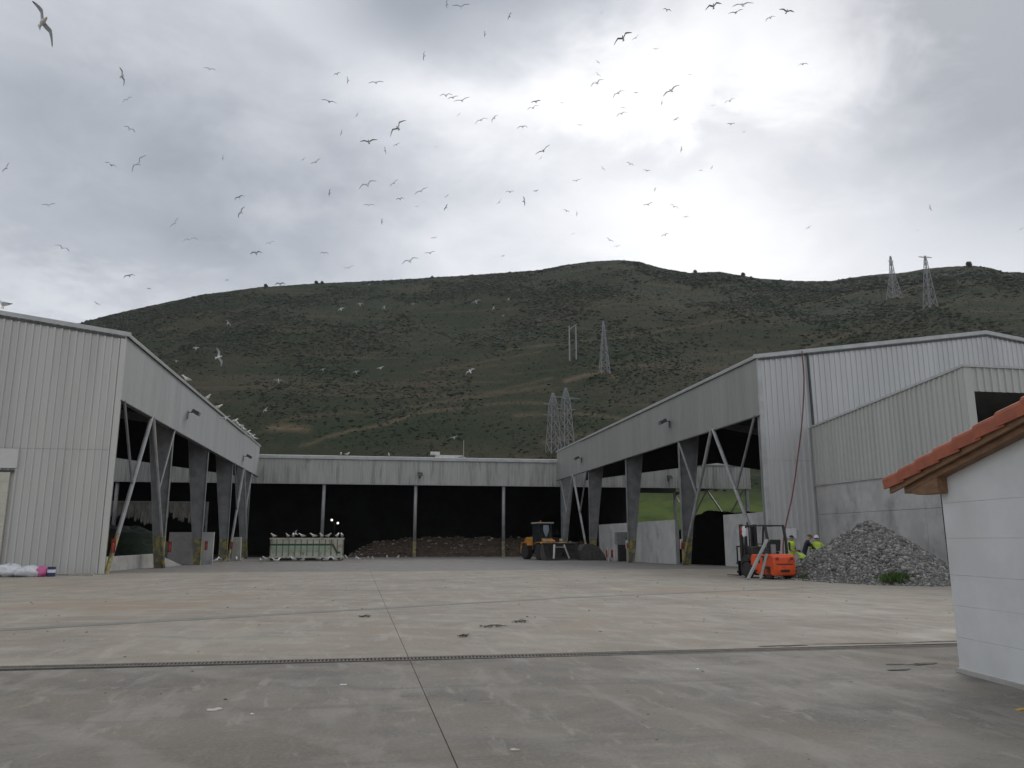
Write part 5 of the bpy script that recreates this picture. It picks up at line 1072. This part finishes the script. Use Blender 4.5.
    for s in (-1, 1):
        e = hc+R3 @ Vector((s*.032, -.098, -.02))*k; MB().lathe([(.004, -.006), (.012, 0), (.004, .006)], e, 'y', 8).build('eye', BLACK, T, local=True)
        e = hc+R3 @ Vector((s*.088, 0, -.03))*k; MB().lathe([(.008, -.008), (.028, 0), (.008, .008)], e, 'x', 8).build('ear', SKIN, T, local=True)
    e = hc+R3 @ Vector((0, -.10, -.045))*k; MB().prism([(e.y+.02, e.z+.03), (e.y-.022, e.z-.012), (e.y+.02, e.z-.02)], 'x', e.x-.012, e.x+.012).build('nose', SKIN, T, local=True)
    if vest:
        vm = MB(); n = 18; rings = [(.84, .205, .165), (1.0, .195, .155), (1.18, .195, .158), (1.34, .222, .172), (1.44, .20, .150), (1.50, .12, .115)]; vs = []
        for z_, rx, ry in rings:
            for i in range(n): t = 2*math.pi*i/n; vs.append(Vector(L_(rx*math.cos(t), ry*math.sin(t), z_))*k)
        vm.add(vs, [(j*n+i, j*n+(i+1) % n, (j+1)*n+(i+1) % n, (j+1)*n+i) for j in range(len(rings)-1) for i in range(n)]); o = vm.build('vest', HIVIS, T, local=True, smooth=True)
        tm_ = MB()
        for z_ in (1.02, 1.2):
            vs = [Vector(L_(.202*math.cos(2*math.pi*i/n), .166*math.sin(2*math.pi*i/n), z_+dz))*k for dz in (0, .05) for i in range(n)]; tm_.add(vs, [(i, (i+1) % n, n+(i+1) % n, n+i) for i in range(n)])
        tm_.build('reflective_band', REFLECT, o, local=True)
    return T
person('dark-haired worker in yellow hi-vis vest right behind the forklift post', (19.6, 35.5, 0), math.radians(35), .12, NAVY, HAIRD, False, True, [(-.25, -.3, 1.05), (.25, -.25, 1.1)], 1.84)
person('stooping brown-haired worker in dark jacket with yellow at the waist', (20.5, 35.9, 0), math.radians(70), .42, NAVY, HAIRB, False, False, [(-.2, -.6, .95), (.2, -.6, .95)], 1.95)
person('worker in white helmet and yellow hi-vis jacket next to the gravel heap', (21.1, 35.7, 0), math.radians(150), .10, HIVIS, HAIRD, True, True, [(-.3, -.2, 1.0), (.3, -.25, 1.05)], 1.80)
person('crouching worker in yellow hi-vis vest low between the two others', (20.05, 35.2, 0), math.radians(200), 1.0, NAVY, HAIRD, False, True, [(-.25, -.55, .75), (.25, -.55, .75)], 1.6)

# ------------------------------------------------------------------ gulls
def gull_mat():
    M = bpy.data.materials.new('gull_feathers'); M.use_nodes = True; N = M.node_tree.nodes; P = N['Principled BSDF']; P.inputs['Roughness'].default_value = .8
    a = N.new('ShaderNodeAttribute'); a.attribute_name = 'plumage'; M.node_tree.links.new(a.outputs['Color'], P.inputs['Base Color']); return M
GULL = gull_mat(); WHT, GRY, BLK, YLW = (.70, .70, .69), (.34, .35, .37), (.03, .03, .03), (.6, .35, .04)
def gull_mesh(name, V, Fc, Cc):
    me = bpy.data.meshes.new(name); me.from_pydata(V, [], Fc); ca = me.color_attributes.new('plumage', 'FLOAT_COLOR', 'POINT')
    for i, c in enumerate(Cc): ca.data[i].color = c+(1,)
    me.materials.append(GULL); me.polygons.foreach_set('use_smooth', [True]*len(me.polygons)); return me
def body_rings(secs, n=8, tilt=None):
    V, Fc, C_ = [], [], []
    for (y, z, rx, rz_, col) in secs:
        for i in range(n): t = 2*math.pi*i/n; V.append((rx*math.cos(t), y, z+rz_*math.sin(t))); C_.append(col if not callable(col) else col(math.sin(t)))
    for j in range(len(secs)-1):
        for i in range(n): Fc.append((j*n+i, j*n+(i+1) % n, (j+1)*n+(i+1) % n, (j+1)*n+i))
    Fc += [tuple(range(n))[::-1], tuple((len(secs)-1)*n+i for i in range(n))]; return V, Fc, C_
def flying(name, d0, d1, sweep):
    """flies towards +y, wings along x, wingspan 1.4 m; d0 and d1 lift the inner and the outer wing"""
    V, Fc, C_ = body_rings([(.36, .0, .006, .008, YLW), (.30, .005, .014, .018, YLW), (.27, .01, .035, .04, WHT), (.22, .012, .042, .045, WHT), (.16, .0, .05, .055, WHT), (.06, -.01, .078, .08, WHT), (-.08, -.01, .075, .07, WHT), (-.2, .0, .045, .04, WHT), (-.26, .0, .055, .014, WHT), (-.38, .0, .10, .008, WHT)])
    for s in (-1, 1):
        st = []; x = .04; z = .02; y0, ch = .06, .17
        for f, (dx, ang, yo, c, th, col) in enumerate([(0, 0, .08, .24, .024, GRY), (.14, d0, .12, .24, .02, GRY), (.16, d0, .17, .22, .016, GRY), (.14, d1, .14, .185, .012, GRY), (.14, d1, .07, .14, .009, GRY), (.10, d1, .0, .085, .006, BLK), (.06, d1, -.05, .02, .003, BLK)]):
            x += dx*math.cos(ang); z += dx*math.sin(ang); yy = yo-sweep*max(0, f-2)*.03; b = len(V)
            V += [(s*x, yy, z), (s*x, yy-c*.4, z+th), (s*x, yy-c, z-.002), (s*x, yy-c*.4, z-th*.5)]; C_ += [GRY if col is GRY else BLK, col, WHT if f < 3 else col, GRY if f < 5 else BLK]; st.append(b)
        for a, b in zip(st[:-1], st[1:]):
            for i in range(4): q = (a+i, a+(i+1) % 4, b+(i+1) % 4, b+i); Fc.append(q if s < 0 else q[::-1])
        e = st[-1]; Fc.append((e, e+1, e+2, e+3))
    return gull_mesh(name, V, Fc, C_)
def standing(name):
    secs = [(.30, .31, .006, .006, YLW), (.25, .315, .012, .014, YLW), (.22, .325, .036, .038, WHT), (.17, .32, .045, .048, WHT), (.12, .27, .048, .06, WHT), (.05, .20, .08, .085, WHT), (-.06, .175, .09, .085, lambda s: GRY if s > -.1 else WHT), (-.18, .165, .07, .06, lambda s: GRY if s > -.2 else WHT), (-.30, .16, .035, .03, lambda s: BLK if s > 0 else WHT), (-.40, .165, .03, .008, BLK)]
    V, Fc, C_ = body_rings(secs)
    for s in (-1, 1):
        b = len(V); V += [(s*.035+a, .0+c, z) for z in (0, .12) for a, c in ((-.008, -.008), (.008, -.008), (.008, .008), (-.008, .008))]; C_ += [YLW]*8
        Fc += [(b, b+1, b+5, b+4), (b+1, b+2, b+6, b+5), (b+2, b+3, b+7, b+6), (b+3, b, b+4, b+7)]; b = len(V); V += [(s*.035, -.02, .004), (s*.035-.03, .05, .004), (s*.035+.03, .05, .004)]; C_ += [YLW]*3; Fc.append((b, b+1, b+2))
    return gull_mesh(name, V, Fc, C_)
FLY = [flying('gull', .50, -.28, 1.0), flying('gull', .30, .12, .6), flying('gull', .12, -.45, 1.2), flying('gull', .75, .25, .8), flying('gull', .2, -.1, .8)]
STAND = standing('gull')
SKYG = """43,22,31,-63 122,76,13,-75 127.5,99.5,8,30 130,129,9,-30 210,69,9,-10 6.5,168,8,55 111,165,10,-20 139,163.5,17,50 223,158,4,80 239,197,9,25 447,4,6,85 461,6.3,13,5 509.5,16,6,60 485,34,5,85
424,56,7,88 337,74,6,20 348,80,6,88 376,82.5,12,5 329,101.5,12,-10 357,115,4,60 341.5,133,5,75 398,128,19,45 368.7,141.7,14,8 385,150.4,6,-75 396.6,144.6,6,25 436,146.7,3.5,30 303.5,159.6,5,40 316,162,9,30
367.6,184.7,16,25 394,183,9,40 329.6,192.6,6,80 421,191,12,28 447,195.8,5,40 460,181,4,10 510,192,8,3 536,191,5,10 446,95.5,11,5 453,97.5,9,15 462,100.5,13,15 459,114.5,5,45 481,120,12,22 494,118,8,50 522.5,126.6,9,5
536,101.5,8,10 533,108,11,20 602,12.7,4,45 667,10,7,-15 713.6,6,13,15 736,12.4,11,12 742.6,4.7,15,8 786.7,11.3,11,-15 770,17.7,8,25 623,38,17,30 636,37.7,7,35 656,49,5,0 598,62,4,-40 598,74.7,6,-40 597,83,12,28
690,74.7,3.5,10 671,90.5,15,35 662,102.6,4,80 618,93,11,30 636,92.6,3.5,0 623,107.6,5,0 621.5,113.5,10,20 676,119,6,25 713,105.5,3.5,20 729.7,101,9,22 731,124,6,0 744,132,3.5,30 580,125,5,-10 681.4,149.3,5,80
543.4,150.7,14,32 541,158,5,45 603,168.6,5,-50 630,164,7,-25 647,170.7,6,-8 701,170.4,3.5,5 712,167.5,3.5,60 576.4,180.7,7,12 655,189.4,3.5,70 803,64,8,3 562,103,3.5,0 524,201,8,-80 499.6,202,6,50 566.4,211,6,-20
577,213.6,4,85 573,234,4,20 609.6,240,7,-30 617,246.3,6,8 665,235,7,25 648,204.5,8,18 674,206.6,9,-28 686,216.8,6,8 503,256,4,20 446,207.3,6,60 417,206.6,4,10 400,199,7,10 368.8,205,9,0 382,221.4,5,85 434,238,6,10
430,253,9,12 410,261,15,20 49,205,9,5 175,223,9,50 190,239,12,10 241,212,10,60 62.6,248,11,-25 270,243,8,18 256,253,10,10 324,252.7,8,0 349,267.8,9,15 129,275.5,9,15 149,288.5,3.5,0 227,280,3.5,10 97,303.6,5,-35
930,208,5,-75 1021,229,4,30 808.5,227.5,5,35 918,230,3,0 228,323,8,-50 219,357,17,-75 196,348,6,0 176,361,6,0 278.5,380.5,11,-5 265.6,410,6,45 322.6,369.7,6,20 356,372,8,15 380.6,368,7,15 341,309,7,20 360,304,7,5
384,307.5,6,45 369,284.5,5,20 476,301.6,10,20 493.5,308,5,60 508.5,299,5,45 470,371,11,30 454,437.5,8,15 503,315.6,4,20 413,304,5,10 226,417.7,9,10 295.5,534,8,70 280,284,9,5"""
ORD = ['first', 'second', 'third', 'fourth', 'fifth', 'sixth', 'seventh', 'eighth', 'ninth', 'tenth', 'eleventh', 'twelfth', 'thirteenth', 'fourteenth', 'fifteenth', 'sixteenth', 'seventeenth', 'eighteenth', 'nineteenth', 'twentieth', 'twenty-first', 'twenty-second', 'twenty-third']
SPECIAL = {(43, 22): 'largest dark gull, banking steeply in the top left corner of the sky', (139, 163.5): 'big gull with slanting wings over the left shed wall', (219, 357): 'biggest white gull, wings nearly upright, against the hillside beside the left fascia',
           (398, 128): 'large gull with steep slanting wings above the middle of the hill', (295.5, 534): 'white gull with raised wings landing on the skip', (226, 417.7): 'white gull taking off from the left shed eave', (454, 437.5): 'white gull flying low over the back hall ventilator',
           (280, 284): 'gull gliding level right on the left ridge line', (623, 38): 'broad-winged large gull in the top band of sky, left of the bright rift'}
flock = [tuple(float(v) for v in g_.split(',')) for g_ in SKYG.split()]
def zone(x, y):
    ridge = np.interp(x, [a for a, b in RIDGE], [b for a, b in RIDGE])
    row = 'against the hillside' if y > ridge-1 else 'in the top sky' if y < 50 else 'in the upper sky' if y < 118 else 'in the middle sky' if y < 180 else 'low above the hill'
    c = 'over the left shed wall' if x < 130 else 'over the left shed fascia' if x < 260 else 'over the skip' if x < 400 else 'over the back hall' if x < 556 else 'over the right shed fascia' if x < 757 else 'over the right gable'
    return row, c
zones = {}
for x, y, sp_, an in flock:
    if (x, y) not in SPECIAL: zones.setdefault(zone(x, y), []).append((x, y))
for v in zones.values(): v.sort()
for i, (x, y, span, an) in enumerate(flock):
    r = random.Random(i*7+1); D = 1.34*790/(span*1.02); D = min(D, 210)
    if y > 400: D = 52 if y < 430 else (80 if y > 500 else D)
    if (x, y) == (295.5, 534): D = 77.2
    elif y > 280: D = min(D, 110)
    d = ray(x, y); P = EYE+d*D; a = math.radians(an); steep = abs(an) > 55
    wing = (RT*math.cos(a)+UP*math.sin(a)).normalized(); perp = (UP*math.cos(a)-RT*math.sin(a)).normalized()
    B = r.uniform(.25, .6) if not steep else r.uniform(.7, 1.1)
    if y > 280 and y < 480: B = r.uniform(.6, 1.1)
    sg = 1 if r.random() < .5 else -1
    # heading: mostly along the line of sight, partly across it, so that some of the plan form shows
    fw = (d*math.cos(B)*sg+perp*math.sin(B)).normalized(); up = wing.cross(fw)*1.0
    if up.dot(UP) < 0: wing = -wing; up = wing.cross(fw)
    M = Matrix((wing, fw, up)).transposed().to_4x4()
    var = r.choice([0, 0, 1, 2, 4]) if not steep else r.choice([4, 1]); var = 3 if (x, y) == (295.5, 534) else var
    o = bpy.data.objects.new('gull', FLY[var]); COL.objects.link(o); s_ = span*1.02*D/790/1.30; s_ = min(1.35, max(.35, s_)); o.matrix_world = Matrix.Translation(P) @ M @ Matrix.Scale(s_, 4)
    if (x, y) in SPECIAL: lb = SPECIAL[(x, y)]
    else:
        row, c = zone(x, y); L_ = zones[(row, c)]; lb = f'{ORD[L_.index((x, y))]} gull from left flying {row}, {c}' if len(L_) > 1 else f'only gull flying {row}, {c}'
    tag(o, lb, 'gull', 'gulls in flight')
def perch(P, rz, label, group, s_=1.15):
    o = bpy.data.objects.new('gull', STAND); COL.objects.link(o); o.location = P; o.rotation_euler = (0, 0, rz); o.scale = (s_,)*3; tag(o, label, 'gull', group)
def on_eave(px):   # where a sight line meets the left eave
    d = ray(px, 400); return d.y*(-12.42/d.x)
PE = [185, 208, 219.5, 236.5, 239, 242, 244.5, 247, 250, 252.5, 255, 257.5]
for i, px in enumerate(PE): perch((-12.45, on_eave(px), ZE+.085), random.uniform(0, 6.28), f'{ORD[i]} gull from the left perched on the left shed eave', 'gulls on the left shed eave', 1.25)
Mk = SK.matrix_basis.copy(); cs, sn = math.cos(SK.rotation_euler.z), math.sin(SK.rotation_euler.z)
for i, px in enumerate((271.5, 286, 291.5, 300.5, 312, 320.5, 328, 337, 342)):
    u = (px-306.5)/36.5*3.15; perch((SK.location.x+cs*u+sn*1.15, SK.location.y+sn*u-cs*1.15, SK.location.z+2.052), random.uniform(0, 6.28), f'{ORD[i]} gull from the left standing on the skip rim', 'gulls on the skip', random.uniform(1.1, 1.35))
GG = [(216, 563), (220, 562), (225.5, 562.5), (236, 562), (241, 562.3), (261, 562.8), (265.5, 561.5), (277.6, 563.2), (293, 561.8), (303, 562.3), (320, 561), (327.5, 561.5), (334, 561.8), (346, 560), (355.5, 560.5), (358.8, 561), (368, 560), (372.5, 560.5), (387, 559.4), (398, 560), (274, 562), (341, 561)]
GG.sort()
for i, (px, py) in enumerate(GG):
    d = ray(px, py); t_ = (gz(76)-1.6)/d.z; P = EYE+d*t_; perch((P.x, P.y, gz(P.y)), random.uniform(0, 6.28), f'{ORD[i]} gull from the left standing on the ground before the back hall', 'gulls on the ground', random.uniform(1.0, 1.35))
for i, px in enumerate((341, 347.5, 389)):
    d = ray(px, 452); perch((d.x*(90.4/d.y), 90.5, 10.88), random.uniform(0, 6.28), f'{ORD[i]} gull from the left perched on the back hall gutter', 'gulls on the back hall gutter')
P = EYE+ray(3, 306)*1; perch((ray(3, 306).x*41.2/ray(3, 306).y, 41.2, 12.76+.03), 1.2, 'gull perched on the left gable verge at the left edge', 'gulls on the left gable', 1.3)
# ------------------------------------------------------------------ thin moist air between the yard and the hill
hz = MB(); hz.box(-1300, 1500, -60, 1500, -1.7, 420); ho_ = hz.build('haze', [])
HM = bpy.data.materials.new('moist_air'); HM.use_nodes = True; HN = HM.node_tree.nodes; HN.remove(HN['Principled BSDF'])
pv = HN.new('ShaderNodeVolumePrincipled'); pv.inputs['Color'].default_value = (.92, .95, 1, 1); pv.inputs['Density'].default_value = HAZE; pv.inputs['Anisotropy'].default_value = .2
HM.node_tree.links.new(pv.outputs[0], HN['Material Output'].inputs['Volume']); ho_.data.materials.append(HM); tag(ho_, kind='stuff')
